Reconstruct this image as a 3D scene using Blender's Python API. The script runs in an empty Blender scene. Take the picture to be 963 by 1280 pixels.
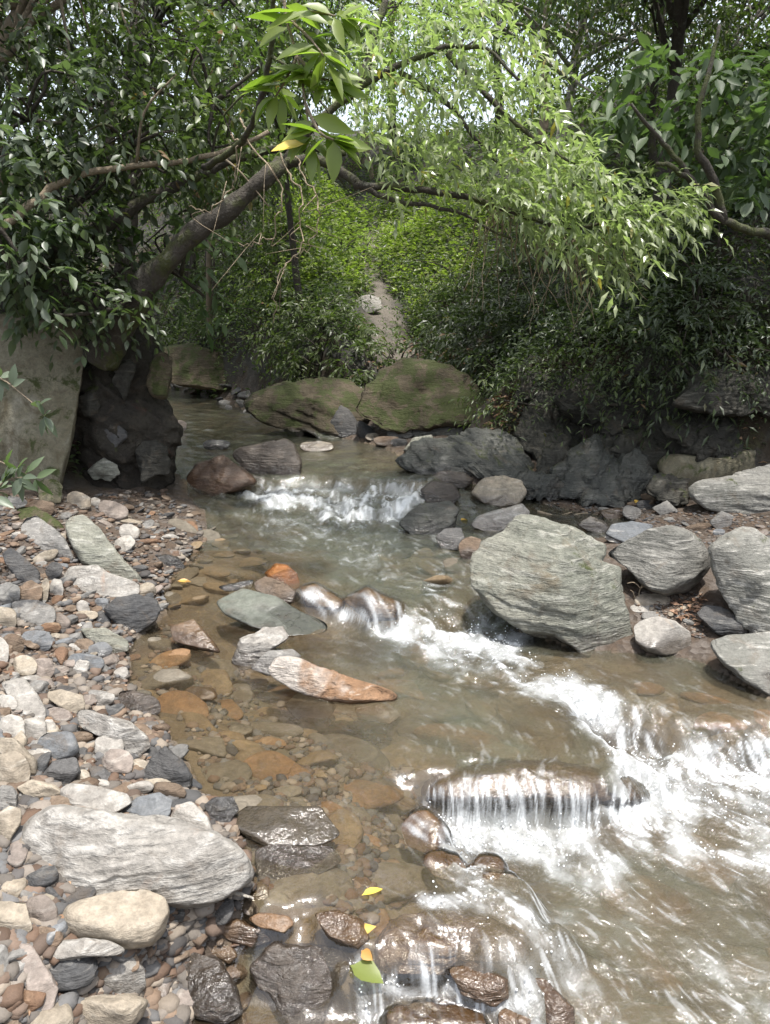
import bpy, math, random
import numpy as np
from mathutils.bvhtree import BVHTree
R_ = math.radians
rng = np.random.default_rng(7)
random.seed(7)
scene = bpy.context.scene
COL = scene.collection

# ------------------------------------------------------------------ camera
CAMZ, PITCH, FPX = 1.5, R_(15), 1280 * 26 / 36
cam_d = bpy.data.cameras.new('camera')
cam = bpy.data.objects.new('camera', cam_d)
COL.objects.link(cam)
cam.location = (0, 0, CAMZ)
cam.rotation_euler = (R_(90) - PITCH, 0, 0)
cam_d.sensor_fit = 'VERTICAL'
cam_d.sensor_height = 36
cam_d.lens = 26
cam_d.clip_start, cam_d.clip_end = 0.05, 400
scene.camera = cam

# ------------------------------------------------------------------ sky, sun, exposure
SUN_DIR = np.array([0.10, -0.14, 0.98]); SUN_DIR /= np.linalg.norm(SUN_DIR)
SUN_EL = math.asin(SUN_DIR[2])
SUN_AZ = math.atan2(SUN_DIR[0], SUN_DIR[1])
world = bpy.data.worlds.new('World')
scene.world = world
world.use_nodes = True
wn = world.node_tree.nodes
sky = wn.new('ShaderNodeTexSky')
sky.sky_type = 'NISHITA'
sky.sun_disc = False
sky.sun_elevation = SUN_EL
sky.sun_rotation = SUN_AZ
sky.air_density, sky.dust_density, sky.ozone_density = 1.0, 3.0, 1.0
wn['Background'].inputs['Strength'].default_value = 0.15
haze_white = wn.new('ShaderNodeHueSaturation')          # a hazy, nearly white sky
haze_white.inputs['Saturation'].default_value = 0.42
world.node_tree.links.new(sky.outputs[0], haze_white.inputs['Color'])
world.node_tree.links.new(haze_white.outputs[0], wn['Background'].inputs['Color'])
sun_d = bpy.data.lights.new('sun', 'SUN')
sun_d.energy, sun_d.angle, sun_d.color = 2.9, R_(2.0), (1.0, 0.96, 0.90)
sun = bpy.data.objects.new('sun', sun_d)
COL.objects.link(sun)
from mathutils import Vector
sun.rotation_euler = Vector(SUN_DIR).to_track_quat('Z', 'Y').to_euler()
sun.location = (3, 3, 30)
vs = scene.view_settings
vs.view_transform, vs.look, vs.gamma, vs.exposure = 'Standard', 'None', 1.0, 1.25
vs.use_curve_mapping = False
cy = scene.cycles
cy.use_denoising = True
cy.max_bounces, cy.diffuse_bounces, cy.glossy_bounces = 8, 3, 3
cy.transparent_max_bounces, cy.transmission_bounces = 12, 4
cy.caustics_reflective = cy.caustics_refractive = False
cy.sample_clamp_indirect = 6.0

# ------------------------------------------------------------------ maths helpers
_pt = np.random.default_rng(3).permutation(256)
_pt = np.concatenate([_pt, _pt, _pt])
_gr = np.array([[1,1,0],[-1,1,0],[1,-1,0],[-1,-1,0],[1,0,1],[-1,0,1],[1,0,-1],[-1,0,-1],[0,1,1],[0,-1,1],[0,1,-1],[0,-1,-1]], float)
def perlin(p):
    p = np.asarray(p, float)
    i = np.floor(p).astype(int); f = p - i; i &= 255
    u = f * f * f * (f * (f * 6 - 15) + 10)
    out = 0
    for dx in (0, 1):
        wx = u[..., 0] if dx else 1 - u[..., 0]
        for dy in (0, 1):
            wy = u[..., 1] if dy else 1 - u[..., 1]
            for dz in (0, 1):
                wz = u[..., 2] if dz else 1 - u[..., 2]
                h = _pt[_pt[_pt[i[..., 0] + dx] + i[..., 1] + dy] + i[..., 2] + dz] % 12
                g = _gr[h]
                d = g[..., 0] * (f[..., 0] - dx) + g[..., 1] * (f[..., 1] - dy) + g[..., 2] * (f[..., 2] - dz)
                out = out + wx * wy * wz * d
    return out
def fbm(p, octv=4, gain=0.5):
    p = np.asarray(p, float); a, s, out = 1.0, 1.0, 0
    for k in range(octv):
        out = out + a * perlin(p * s + k * 17.3)
        a *= gain; s *= 2.03
    return out
def fbm2(x, y, sc, octv=3, seed=0.0):
    return fbm(np.stack([x * sc, y * sc, np.full_like(x, seed + 0.5)], -1), octv)
def sstep(a, b, x):
    t = np.clip((x - a) / (b - a), 0, 1)
    return t * t * (3 - 2 * t)
def ray(px, py):
    u = (np.asarray(px, float) - 481.5) / FPX
    v = (640 - np.asarray(py, float)) / FPX
    return np.stack([u, math.cos(PITCH) + v * math.sin(PITCH), -math.sin(PITCH) + v * math.cos(PITCH)], -1)
CAMP = np.array([0, 0, CAMZ])
def on_z(px, py, z):
    r = ray(px, py); t = (z - CAMZ) / r[..., 2]
    return CAMP + r * t[..., None]
def at_y(px, py, Y):
    r = ray(px, py); t = Y / r[..., 1]
    return CAMP + r * np.asarray(t)[..., None]
def poly_sd(poly, x, y):
    """signed distance to a closed polygon, positive inside"""
    poly = np.asarray(poly, float)
    d2 = np.full(x.shape, 1e18); ins = np.zeros(x.shape, bool)
    n = len(poly)
    for k in range(n):
        ax, ay = poly[k]; bx, by = poly[(k + 1) % n]
        ex, ey = bx - ax, by - ay
        t = np.clip(((x - ax) * ex + (y - ay) * ey) / (ex * ex + ey * ey + 1e-12), 0, 1)
        d2 = np.minimum(d2, (x - ax - t * ex) ** 2 + (y - ay - t * ey) ** 2)
        c = (ay > y) != (by > y)
        ins ^= c & (x < (ex * (y - ay) / (ey if ey else 1e-12) + ax))
    return np.where(ins, 1, -1) * np.sqrt(d2)
def line_d(pts, x, y):
    d2 = np.full(x.shape, 1e18)
    pts = np.asarray(pts, float)
    if len(pts) == 1:
        return np.hypot(x - pts[0][0], y - pts[0][1])
    for k in range(len(pts) - 1):
        ax, ay = pts[k]; ex, ey = pts[k + 1] - pts[k]
        t = np.clip(((x - ax) * ex + (y - ay) * ey) / (ex * ex + ey * ey + 1e-12), 0, 1)
        d2 = np.minimum(d2, (x - ax - t * ex) ** 2 + (y - ay - t * ey) ** 2)
    return np.sqrt(d2)

# ------------------------------------------------------------------ water level and ground height
def wpoly(px, z):
    return on_z(np.array([p[0] for p in px]), np.array([p[1] for p in px]), np.full(len(px), z))[:, :2]
ZA, ZB, ZC = 0.12, 0.08, 0.17
_A = wpoly([(240,1150),(290,1158),(345,1176),(440,1192),(472,1207),(560,1212),(640,1200),(672,1165),(640,1110),(575,1060),(520,998),(545,990),(600,984),(690,984),(765,992),(800,962),(765,925),(735,900),(800,905),(880,930),(963,925),(1300,900)], 0.07)
_B = wpoly([(120,715),(240,725),(330,742),(400,757),(470,768),(530,772),(590,757),(650,765),(800,770)], 0.16)
_C = wpoly([(150,612),(240,612),(320,607),(395,606),(460,612),(530,612),(600,605),(760,590)], 0.30)
BIG = [(60, 60), (-60, 60)]
POLY_A = list(map(tuple, _A)) + [(9, 1.2), (60, 3)] + BIG + [(-60, 1.0), (-1, 0.9)]
POLY_B = list(map(tuple, _B)) + [(60, 3.3)] + BIG + [(-60, 3.6)]
POLY_C = list(map(tuple, _C)) + [(60, 5.2)] + BIG + [(-60, 5.0)]
def WZ(x, y):
    x = np.asarray(x, float); y = np.asarray(y, float)
    n = fbm2(x, y, 3.0, 2, 5) * 0.05
    a = sstep(-0.12, 0.07, poly_sd(POLY_A, x, y) + n * 1.3 + .05 * fbm2(x, y, 11.0, 2, 6))
    b = sstep(-0.22, 0.12, poly_sd(POLY_B, x, y) + n)
    c0 = poly_sd(POLY_C, x, y) + n
    c = 0.5 * sstep(-0.05, 0.06, c0) + 0.5 * sstep(-0.62, -0.12, c0)
    return ZA * a + ZB * b + ZC * c
_L = [(150,1330),(250,1185),(300,1125),(322,1065),(290,1024),(245,980),(215,925),(188,885),(165,845),(160,805),(200,770),(215,728),(270,668),(255,645),(212,615)]
_L2 = [(212,560),(205,520),(190,476)]
_RR = [(205,474),(290,503),(340,524),(430,546),(480,556),(530,580),(580,592),(640,605),(700,614),(790,624),(795,640),(740,648),(650,655),(600,690),(592,735),(650,785),(740,808),(800,815),(870,822),(963,866),(1060,915),(1300,1010)]
_wl = np.concatenate([wpoly(_L[:12], 0.14), wpoly(_L[12:], 0.21), wpoly(_L2, 0.39), [(-7.5, 13.0), (-8, 15.0)],
                      wpoly(_RR[:7], 0.39), wpoly(_RR[7:12], 0.33), wpoly(_RR[12:14], .2), wpoly(_RR[14:], 0.14), [(4.5, -1.5), (-0.6, -1.5)]])
WPOLY = _wl
HILL_L = [(-40, 2.0), (-4.0, 3.3), (-2.5, 4.35), (-1.75, 4.75), (-1.5, 5.1), (-1.5, 5.7), (-2.0, 7.2), (-4.4, 9.8), (-9, 12.2), (-40, 15)]
HILL_B = [(-40, 19), (-8.5, 15.3), (-3.7, 12.2), (-2.0, 9.9), (-0.9, 8.3), (-0.2, 7.6), (0.55, 6.9), (0.85, 6.1), (1.5, 5.6), (2.0, 5.25), (2.7, 4.8), (3.6, 3.7), (5.5, 1.5), (9, -3), (60, -3), (60, 90), (-60, 90)]
PATH = [(0.62, 7.0), (0.50, 7.7), (0.26, 8.6), (0.13, 9.6), (0.05, 10.6), (-0.20, 12.2), (-0.30, 13.5), (-0.1, 15.5), (-1.2, 20.0)]
def path_z(y):
    return 0.40 + 0.245 * np.clip(y - 7.4, 0, 14)
def TZ(x, y):
    x = np.asarray(x, float); y = np.asarray(y, float)
    w = WZ(x, y)
    sd = poly_sd(WPOLY, x, y) + 0.05 * fbm2(x, y, 2.5, 3, 9)
    bed = 0.025 + 0.20 * sstep(0.0, 0.9, sd) + 0.05 * sstep(0, .4, sd) * fbm2(x, y, 2.6, 3, 2)
    bed = np.clip(bed, 0.015, 1)
    out = np.clip(-sd, 0, 4)
    left = sstep(0.6, -0.2, x)
    bank = 0.01 + out * (0.12 + 0.16 * left) * (1 - 0.1 * out)
    z = w + np.where(sd > 0, -bed, bank + 0.03 * fbm2(x, y, 3, 3, 3) * np.clip(out * 4, 0, 1))
    sl = poly_sd(HILL_L, x, y)
    hl = np.clip(sl, 0, 60)
    z = z + np.where(sl > 0, 1.5 * sstep(0, .8, hl) * hl.clip(0, .8) + 0.75 * (hl - .8).clip(0, 14) + 0.25 * fbm2(x, y, 0.9, 4, 1) * np.clip(hl, 0, 1), 0)
    sb = poly_sd(HILL_B, x, y)
    hb = np.clip(sb, 0, 90)
    dp = line_d(PATH, x, y)
    hh = 0.42 * sstep(0, .35, hb) + 0.85 * hb.clip(0, 3.5) + 0.24 * (hb - 3.5).clip(0, 40) + 0.35 * fbm2(x, y, 0.8, 4, 4) * np.clip(hb, 0, 1)
    corr = path_z(y) - 0.40 + 0.85 * np.clip(dp - 0.25, 0, 40) + 0.03 * fbm2(x, y, 4, 3, 8)
    z = z + np.where(sb > 0, np.minimum(hh, np.maximum(corr, 0)), 0)
    rr = np.where((sb > 0) & (x > .6), sstep(0, .3, hb) * sstep(3.5, 1.5, hb), 0)
    lay_ = (x * .8 - y * .35 + z * .9) * 3.2 + .8 * fbm2(x, y, 1.6, 3, 21)
    z = z + rr * (.16 * np.abs(fbm2(lay_, y * .6, 1.0, 3, 22)) + .10 * fbm2(x, y, 3.1, 3, 23))
    return z
_ly = np.geomspace(.55, 36, 620); _lu = np.linspace(-1.3, 1.3, 520)
_LY, _LU = np.meshgrid(_ly, _lu, indexing='ij'); _LX = _LU * np.maximum(_LY, 1.0)
_LW = WZ(_LX.ravel(), _LY.ravel()).reshape(_LY.shape); _LT = TZ(_LX.ravel(), _LY.ravel()).reshape(_LY.shape)
def _look(G, x, y):
    x = np.asarray(x, float); y = np.asarray(y, float)
    fy = (np.log(np.clip(y, .56, 35.9)) - math.log(.55)) / (math.log(36) - math.log(.55)) * 619
    fu = (np.clip(x / np.maximum(y, 1.0), -1.299, 1.299) + 1.3) / 2.6 * 519
    i = np.clip(fy.astype(int), 0, 618); j = np.clip(fu.astype(int), 0, 518); a, b = fy - i, fu - j
    return G[i, j] * (1 - a) * (1 - b) + G[i + 1, j] * a * (1 - b) + G[i, j + 1] * (1 - a) * b + G[i + 1, j + 1] * a * b
def TF(x, y): return _look(_LT, x, y)
def WF(x, y): return _look(_LW, x, y)
def SURF(x, y): return np.maximum(TF(x, y), WF(x, y))
_ts = np.concatenate([np.linspace(0.9, 8, 360), np.linspace(8.05, 30, 240)])
def hit(px, py, f=TF):
    """where the sight line through a photo pixel meets the ground (or the water)"""
    px = np.atleast_1d(np.asarray(px, float)); py = np.atleast_1d(np.asarray(py, float))
    r = ray(px, py)
    P = CAMP + r[:, None, :] * _ts[None, :, None]
    g = P[..., 2] - f(P[..., 0].ravel(), P[..., 1].ravel()).reshape(P.shape[:2])
    below = g < 0
    k = np.where(below.any(1), below.argmax(1), len(_ts) - 1); k = np.maximum(k, 1)
    i = np.arange(len(px)); g0, g1 = g[i, k - 1], g[i, k]
    s = np.clip(g0 / (g0 - g1 + 1e-12), 0, 1)
    t = _ts[k - 1] + (_ts[k] - _ts[k - 1]) * s
    return t, CAMP + r * t[:, None]

# ------------------------------------------------------------------ mesh helpers
def mesh_np(name, V, F, smooth=True, attrs=None):
    """F: (n,3) or (n,4) int array or a list of both"""
    if not isinstance(F, (list, tuple)): F = [F]
    F = [np.asarray(f, np.int32) for f in F if len(f)]
    V = np.asarray(V, np.float32)
    me = bpy.data.meshes.new(name)
    me.vertices.add(len(V)); me.vertices.foreach_set('co', V.ravel())
    loops = np.concatenate([f.ravel() for f in F])
    tot = np.concatenate([np.full(len(f), f.shape[1], np.int32) for f in F])
    st = np.concatenate([[0], np.cumsum(tot)[:-1]]).astype(np.int32)
    me.loops.add(len(loops)); me.loops.foreach_set('vertex_index', loops)
    me.polygons.add(len(tot)); me.polygons.foreach_set('loop_start', st)
    me.polygons.foreach_set('use_smooth', np.full(len(tot), smooth))
    for k, a in (attrs or {}).items():
        a = np.asarray(a, np.float32)
        if a.ndim == 2:
            at = me.attributes.new(k, 'FLOAT_COLOR', 'POINT'); at.data.foreach_set('color', np.concatenate([a, np.ones((len(a), 1), np.float32)], 1).ravel())
        else:
            at = me.attributes.new(k, 'FLOAT', 'POINT'); at.data.foreach_set('value', a)
    me.update(calc_edges=True); me.validate()
    return me
def obj(name, me, mat=None, parent=None, loc=None):
    o = bpy.data.objects.new(name, me)
    COL.objects.link(o)
    if mat is not None:
        me.materials.clear(); me.materials.append(mat)
    if parent is not None: o.parent = parent
    if loc is not None: o.location = loc
    return o
def tag(o, label=None, cat=None, group=None, kind=None):
    if label: o['label'] = label
    if cat: o['category'] = cat
    if group: o['group'] = group
    if kind: o['kind'] = kind
    return o
def empty(name, label, cat, loc, group=None):
    o = bpy.data.objects.new(name, None)
    COL.objects.link(o); o.location = loc; o.empty_display_size = 0.1
    return tag(o, label, cat, group)
def ico(sub):
    import bmesh
    bm = bmesh.new(); bmesh.ops.create_icosphere(bm, subdivisions=sub, radius=1)
    V = np.array([v.co[:] for v in bm.verts]); F = np.array([[v.index for v in f.verts] for f in bm.faces])
    bm.free(); return V, F
ICO = {k: ico(k) for k in (1, 2, 3, 4, 5, 6)}
def tube(pts, rad, sides=8, noise=0.0, seed=0):
    """tapered tube through points; returns V, F(quads)"""
    P = np.asarray(pts, float); n = len(P)
    rad = np.broadcast_to(np.asarray(rad, float), (n,))
    T = np.gradient(P, axis=0); T /= np.linalg.norm(T, axis=1)[:, None] + 1e-9
    up = np.array([0.13, 0.31, 0.94]); A = np.cross(T, up); A /= np.linalg.norm(A, axis=1)[:, None] + 1e-9
    B = np.cross(T, A)
    th = np.linspace(0, 2 * math.pi, sides, endpoint=False)
    ring = A[:, None, :] * np.cos(th)[None, :, None] + B[:, None, :] * np.sin(th)[None, :, None]
    rr = np.repeat(rad[:, None], sides, 1)
    if noise:
        q = P[:, None, :] + ring * rad[:, None, None]
        rr = rr * (1 + noise * fbm(q * (0.7 / max(rad.max(), 1e-3)) + seed * 3.1, 3))
    V = (P[:, None, :] + ring * rr[:, :, None]).reshape(-1, 3)
    i = np.arange(n - 1)[:, None] * sides; j = np.arange(sides)[None, :]; j2 = (j + 1) % sides
    F = np.stack([i + j, i + j2, i + sides + j2, i + sides + j], -1).reshape(-1, 4)
    V = np.concatenate([V, P[:1], P[-1:]])
    e = len(V); jj = np.arange(sides); c0 = np.stack([np.full(sides, e - 2), (jj + 1) % sides, jj], -1)
    b = (n - 1) * sides; c1 = np.stack([np.full(sides, e - 1), b + jj, b + (jj + 1) % sides], -1)
    return V, F, np.concatenate([c0, c1])
def join(parts):
    """merge several (V, quads, tris) into one"""
    Vs, Q, T, o = [], [], [], 0
    for V, q, t in parts:
        Vs.append(V); Q.append(np.asarray(q).reshape(-1, 4) + o); T.append(np.asarray(t).reshape(-1, 3) + o); o += len(V)
    return np.concatenate(Vs), [np.concatenate(Q), np.concatenate(T)]
def curve(ctrl, n=24, wob=0.0, seed=0):
    """smooth Catmull-Rom through control points"""
    C = np.asarray(ctrl, float); C = np.vstack([2 * C[0] - C[1], C, 2 * C[-1] - C[-2]])
    out = []; m = len(C) - 3; per = max(2, n // m)
    for k in range(m):
        t = np.linspace(0, 1, per, endpoint=(k == m - 1))[:, None]
        a, b, c, d = C[k:k + 4]
        out.append(0.5 * (2 * b + (c - a) * t + (2 * a - 5 * b + 4 * c - d) * t ** 2 + (3 * b - a - 3 * c + d) * t ** 3))
    P = np.concatenate(out)
    if wob:
        q = np.stack([np.arange(len(P)) * 0.35, np.full(len(P), seed * 7.7), np.zeros(len(P))], -1)
        P = P + wob * np.stack([fbm(q, 2), fbm(q + 31, 2), fbm(q + 67, 2)], -1)
    return P

# ------------------------------------------------------------------ materials
def nt(mat):
    mat.use_nodes = True
    t = mat.node_tree; t.nodes.clear()
    return t, t.nodes, t.links
class N:
    """small node-writing helper"""
    def __init__(s, name):
        s.m = bpy.data.materials.new(name); s.t, s.n, s.l = nt(s.m)
        s.out = s.n.new('ShaderNodeOutputMaterial')
    def put(s, sock, v):
        if isinstance(v, bpy.types.NodeSocket): s.l.new(v, sock)
        elif v is not None:
            if hasattr(sock, 'default_value'):
                try: sock.default_value = v
                except Exception:
                    sock.default_value = (*v, 1.0) if hasattr(v, '__len__') and len(v) == 3 else v
    def node(s, typ, ins=None, **kw):
        n = s.n.new('ShaderNode' + typ)
        for k, v in kw.items(): setattr(n, k, v)
        for k, v in (ins or {}).items(): s.put(n.inputs[k], v)
        return n
    def math(s, op, a, b=None, clamp=False):
        n = s.node('Math', {0: a, 1: b} if b is not None else {0: a}, operation=op, use_clamp=clamp); return n.outputs[0]
    def mix(s, f, a, b, blend='MIX'):
        n = s.node('Mix', None, data_type='RGBA', blend_type=blend)
        s.put(n.inputs[0], f); s.put(n.inputs[6], a if isinstance(a, bpy.types.NodeSocket) else (*a, 1)); s.put(n.inputs[7], b if isinstance(b, bpy.types.NodeSocket) else (*b, 1))
        return n.outputs[2]
    def noise(s, vec, scale, detail=4, rough=.55, dist=0.0):
        return s.node('TexNoise', {'Vector': vec, 'Scale': scale, 'Detail': detail, 'Roughness': rough, 'Distortion': dist}).outputs['Fac']
    def ramp(s, f, a, b):
        n = s.node('MapRange', {'Value': f, 'From Min': a, 'From Max': b}, interpolation_type='SMOOTHSTEP'); return n.outputs[0]
    def pos(s, random=True):
        p = s.node('NewGeometry').outputs['Position']
        if random:
            r = s.node('ObjectInfo').outputs['Random']
            v = s.node('VectorMath', {0: p}, operation='ADD'); cx = s.node('CombineXYZ', {0: s.math('MULTIPLY', r, 13.7), 1: s.math('MULTIPLY', r, 7.1), 2: s.math('MULTIPLY', r, 29.3)})
            s.l.new(cx.outputs[0], v.inputs[1]); p = v.outputs[0]
        return p
    def attr(s, name, out='Fac'):
        return s.node('Attribute', None, attribute_name=name).outputs[out]
    def done(s, sh):
        s.l.new(sh, s.out.inputs['Surface']); return s.m

def rock_mat(name, c1, c2, c3, rot=(0.5, 0.2, 0.0), strat=9.0, vein=(0.55, 0.68), moss=0.0, stain=None, rough=0.8, bump=0.5, grad=False, stretch=6.0, blot=3.0, wet_all=0.0, speck=0.35):
    c1, c2, c3 = [tuple(v * k for v, k in zip(c, (.50, .485, .455))) for c in (c1, c2, c3)]
    if stain: stain = (tuple(v * .66 for v in stain[0]), stain[1])
    s = N(name)
    p = s.pos()
    mp = s.node('Mapping', {'Vector': p, 'Rotation': rot, 'Scale': (1, 1, stretch)}).outputs[0]
    st = s.noise(mp, strat, 6, .62, .6)
    fine = s.noise(mp, strat * 5, 4, .6, .3)
    bl = s.noise(p, blot, 5, .6, .4)
    sp = s.noise(p, 120, 3, .7)
    sp2 = s.noise(p, 38, 4, .65)
    col = s.mix(s.ramp(s.math('ADD', s.attr('grad'), s.math('MULTIPLY', s.math('SUBTRACT', bl, .5), .9)), .38, .62) if grad else s.ramp(bl, .36, .62), c1, c2)
    col = s.mix(s.ramp(st, *vein), col, c3)
    dk = s.math('ADD', s.math('MULTIPLY', s.math('SUBTRACT', sp, .5), speck * 2), 1.0)
    dk = s.math('MULTIPLY', dk, s.math('ADD', s.math('MULTIPLY', s.math('SUBTRACT', fine, .5), .4), 1.0))
    wp = s.node('VectorMath', {0: p, 1: s.node('VectorMath', {0: s.node('TexNoise', {'Vector': p, 'Scale': 7.0, 'Detail': 4}).outputs['Color'], 1: (.22, .22, .22)}, operation='MULTIPLY').outputs[0]}, operation='ADD').outputs[0]
    vc = s.node('TexVoronoi', {'Vector': wp, 'Scale': 5.0}, feature='DISTANCE_TO_EDGE').outputs['Distance']
    crk = s.math('MAXIMUM', s.ramp(vc, .0, .03), s.ramp(s.noise(p, 4.3, 4), .36, .44))
    dk = s.math('MULTIPLY', dk, s.math('ADD', s.math('MULTIPLY', crk, .28), .72))
    dk = s.math('MULTIPLY', dk, s.math('ADD', s.math('MULTIPLY', s.math('SUBTRACT', sp2, .5), 1.25), 1.0))
    r = s.node('ObjectInfo').outputs['Random']
    dk = s.math('MULTIPLY', dk, s.math('ADD', s.math('MULTIPLY', r, .36), .82))
    col = s.mix(1.0, col, s.node('CombineColor', {0: dk, 1: dk, 2: dk}).outputs[0], 'MULTIPLY')
    if stain:
        col = s.mix(s.math('MULTIPLY', s.ramp(s.noise(p, blot * 1.7, 5, .65, .8), stain[1], stain[1] + .14), .8), col, stain[0])
    dirt = s.ramp(s.noise(p, 8.5, 6, .7, .7), .53, .70)
    col = s.mix(s.math('MULTIPLY', dirt, .45), col, (.10, .075, .052))
    if moss:
        nz = s.node('SeparateXYZ', {0: s.node('NewGeometry').outputs['Normal']}).outputs[2]
        mn = s.math('ADD', s.noise(p, 5.5, 6, .7, .5), s.math('MULTIPLY', nz, .12))
        mf = s.ramp(mn, .74 - .34 * moss, .84 - .34 * moss)
        mcol = s.mix(s.noise(p, 60, 3, .7), (.024, .032, .010), (.062, .070, .020))
        col = s.mix(mf, col, mcol)
    wet = s.math('MAXIMUM', s.attr('wet'), wet_all)
    wcol = s.mix(1.0, col, (.46, .43, .40), 'MULTIPLY')
    col = s.mix(wet, col, wcol)
    ro = s.math('ADD', s.math('MULTIPLY', wet, .14 - rough), rough)
    h = s.math('ADD', s.math('ADD', st, s.math('MULTIPLY', crk, .15)), s.math('ADD', s.math('MULTIPLY', fine, .22), s.math('MULTIPLY', sp2, .6)))
    bp = s.node('Bump', {'Strength': bump, 'Distance': .02, 'Height': h})
    b = s.node('BsdfPrincipled', {'Base Color': col, 'Roughness': ro, 'Normal': bp.outputs[0], 'Specular IOR Level': s.math('ADD', .3, s.math('MULTIPLY', wet, .5))})
    return s.done(b.outputs[0])
M = {}
M['pale']   = rock_mat('pale_streaked_stone', (.46,.445,.425), (.345,.33,.315), (.61,.60,.585), (0.25,0.5,0), 10, (.46,.62), stain=((.42,.31,.24), .57), bump=.6, stretch=4)
M['white']  = rock_mat('white_quartz', (.58,.56,.53), (.48,.46,.44), (.68,.67,.65), (0.9,0.2,0), 7, (.5,.7), stain=((.45,.33,.22), .64), bump=.4)
M['schist'] = rock_mat('grey_green_schist', (.27,.285,.25), (.37,.375,.33), (.50,.51,.47), (0.35,-0.30,0), 7, (.50,.66), moss=.16, stain=((.17,.135,.085), .57), bump=1.0, stretch=8, blot=2.2)
M['schist2']= rock_mat('grey_banded_schist', (.25,.255,.24), (.36,.36,.345), (.55,.55,.53), (0.2,0.85,0.3), 8, (.52,.64), moss=.1, stain=((.16,.12,.08), .63), bump=.9, stretch=8)
M['grey']   = rock_mat('grey_stone', (.25,.25,.25), (.33,.325,.32), (.46,.455,.45), (0.5,0.4,0), 12, (.54,.66), bump=.6)
M['blue']   = rock_mat('blue_grey_stone', (.21,.235,.27), (.30,.32,.35), (.45,.46,.48), (0.3,0.3,0), 9, (.56,.68), bump=.45)
M['tan']    = rock_mat('tan_stone', (.43,.375,.305), (.50,.445,.37), (.58,.53,.46), (0.4,0.1,0), 11, (.52,.68), bump=.5, stretch=3)
M['cream']  = rock_mat('cream_stone', (.48,.43,.355), (.39,.34,.28), (.58,.535,.47), (0.1,0.5,0), 8, (.5,.66), stain=((.33,.22,.12), .66), bump=.5)
M['pink']   = rock_mat('pinkish_stone', (.32,.275,.25), (.385,.335,.31), (.50,.46,.43), (0.5,0.5,0), 8, (.54,.68), stain=((.30,.14,.09), .62), bump=.5)
M['rust']   = rock_mat('rusty_stone', (.29,.175,.11), (.23,.145,.10), (.40,.28,.19), (0.4,0.3,0), 9, (.52,.68), bump=.6)
M['orange'] = rock_mat('orange_stone', (.50,.20,.05), (.38,.15,.04), (.56,.30,.10), (0.3,0.2,0), 16, (.56,.7), bump=.7)
M['brown']  = rock_mat('brown_stone', (.205,.145,.105), (.27,.205,.155), (.36,.29,.23), (0.6,0.3,0), 9, (.54,.68), bump=.7)
M['slate']  = rock_mat('dark_slate', (.095,.10,.11), (.145,.145,.15), (.24,.24,.24), (0.35,0.25,0), 10, (.56,.7), bump=.8, stretch=8)
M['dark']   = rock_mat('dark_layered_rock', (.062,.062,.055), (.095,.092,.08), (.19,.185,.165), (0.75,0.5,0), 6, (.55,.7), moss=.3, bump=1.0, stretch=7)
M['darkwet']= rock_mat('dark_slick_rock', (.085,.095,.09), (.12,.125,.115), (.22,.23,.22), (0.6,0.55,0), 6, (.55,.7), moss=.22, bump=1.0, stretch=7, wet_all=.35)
M['moss']   = rock_mat('moss_covered_rock', (.105,.088,.058), (.145,.12,.08), (.19,.165,.12), (0.5,0.5,0), 5, (.55,.7), moss=.60, bump=1.2)
M['mossgrey']=rock_mat('pale_rock_with_moss', (.235,.215,.15), (.30,.285,.215), (.36,.345,.28), (1.2,0.1,0), 4, (.55,.7), moss=.42, stain=((.13,.105,.06), .52), bump=.6, stretch=.4)
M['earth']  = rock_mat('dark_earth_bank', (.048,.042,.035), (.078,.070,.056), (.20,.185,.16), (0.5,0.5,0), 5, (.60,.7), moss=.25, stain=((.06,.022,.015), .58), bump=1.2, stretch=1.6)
M['wetbrown']=rock_mat('wet_brown_stone', (.23,.145,.085), (.30,.20,.125), (.40,.29,.19), (0.5,0.3,0), 8, (.54,.7), bump=.6, wet_all=.55)
M['wetgold'] = rock_mat('wet_golden_stone', (.40,.275,.165), (.32,.20,.115), (.52,.39,.26), (0.5,0.3,0), 7, (.54,.7), bump=.8, wet_all=.95)
M['wetdark'] = rock_mat('wet_dark_stone', (.125,.105,.09), (.175,.145,.125), (.27,.23,.20), (0.2,0.9,0.5), 10, (.54,.7), bump=.8, wet_all=.6, stretch=8)
M['greenslab']=rock_mat('green_grey_slab', (.17,.195,.172), (.195,.215,.19), (.23,.245,.22), (0.2,0.2,0), 3, (.5,.7), bump=.2)
M['bedbrown']= rock_mat('brown_bed_stone', (.34,.255,.16), (.27,.20,.125), (.42,.33,.22), (0.3,0.3,0), 5, (.54,.7), bump=.5)
M['bedgrey'] = rock_mat('grey_bed_stone', (.25,.225,.185), (.20,.175,.14), (.33,.30,.25), (0.3,0.3,0), 5, (.54,.7), bump=.5)
M['whiterust'] = rock_mat('white_and_rust_stone', (.56,.52,.49), (.33,.20,.12), (.58,.50,.43), (0.3,0.3,0), 9, (.56,.7), blot=6.0, bump=.8, grad=True)
M['bedrust'] = rock_mat('rusty_bed_stone', (.37,.225,.125), (.31,.19,.105), (.43,.30,.19), (0.3,0.3,0), 5, (.54,.7), bump=.5)

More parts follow.
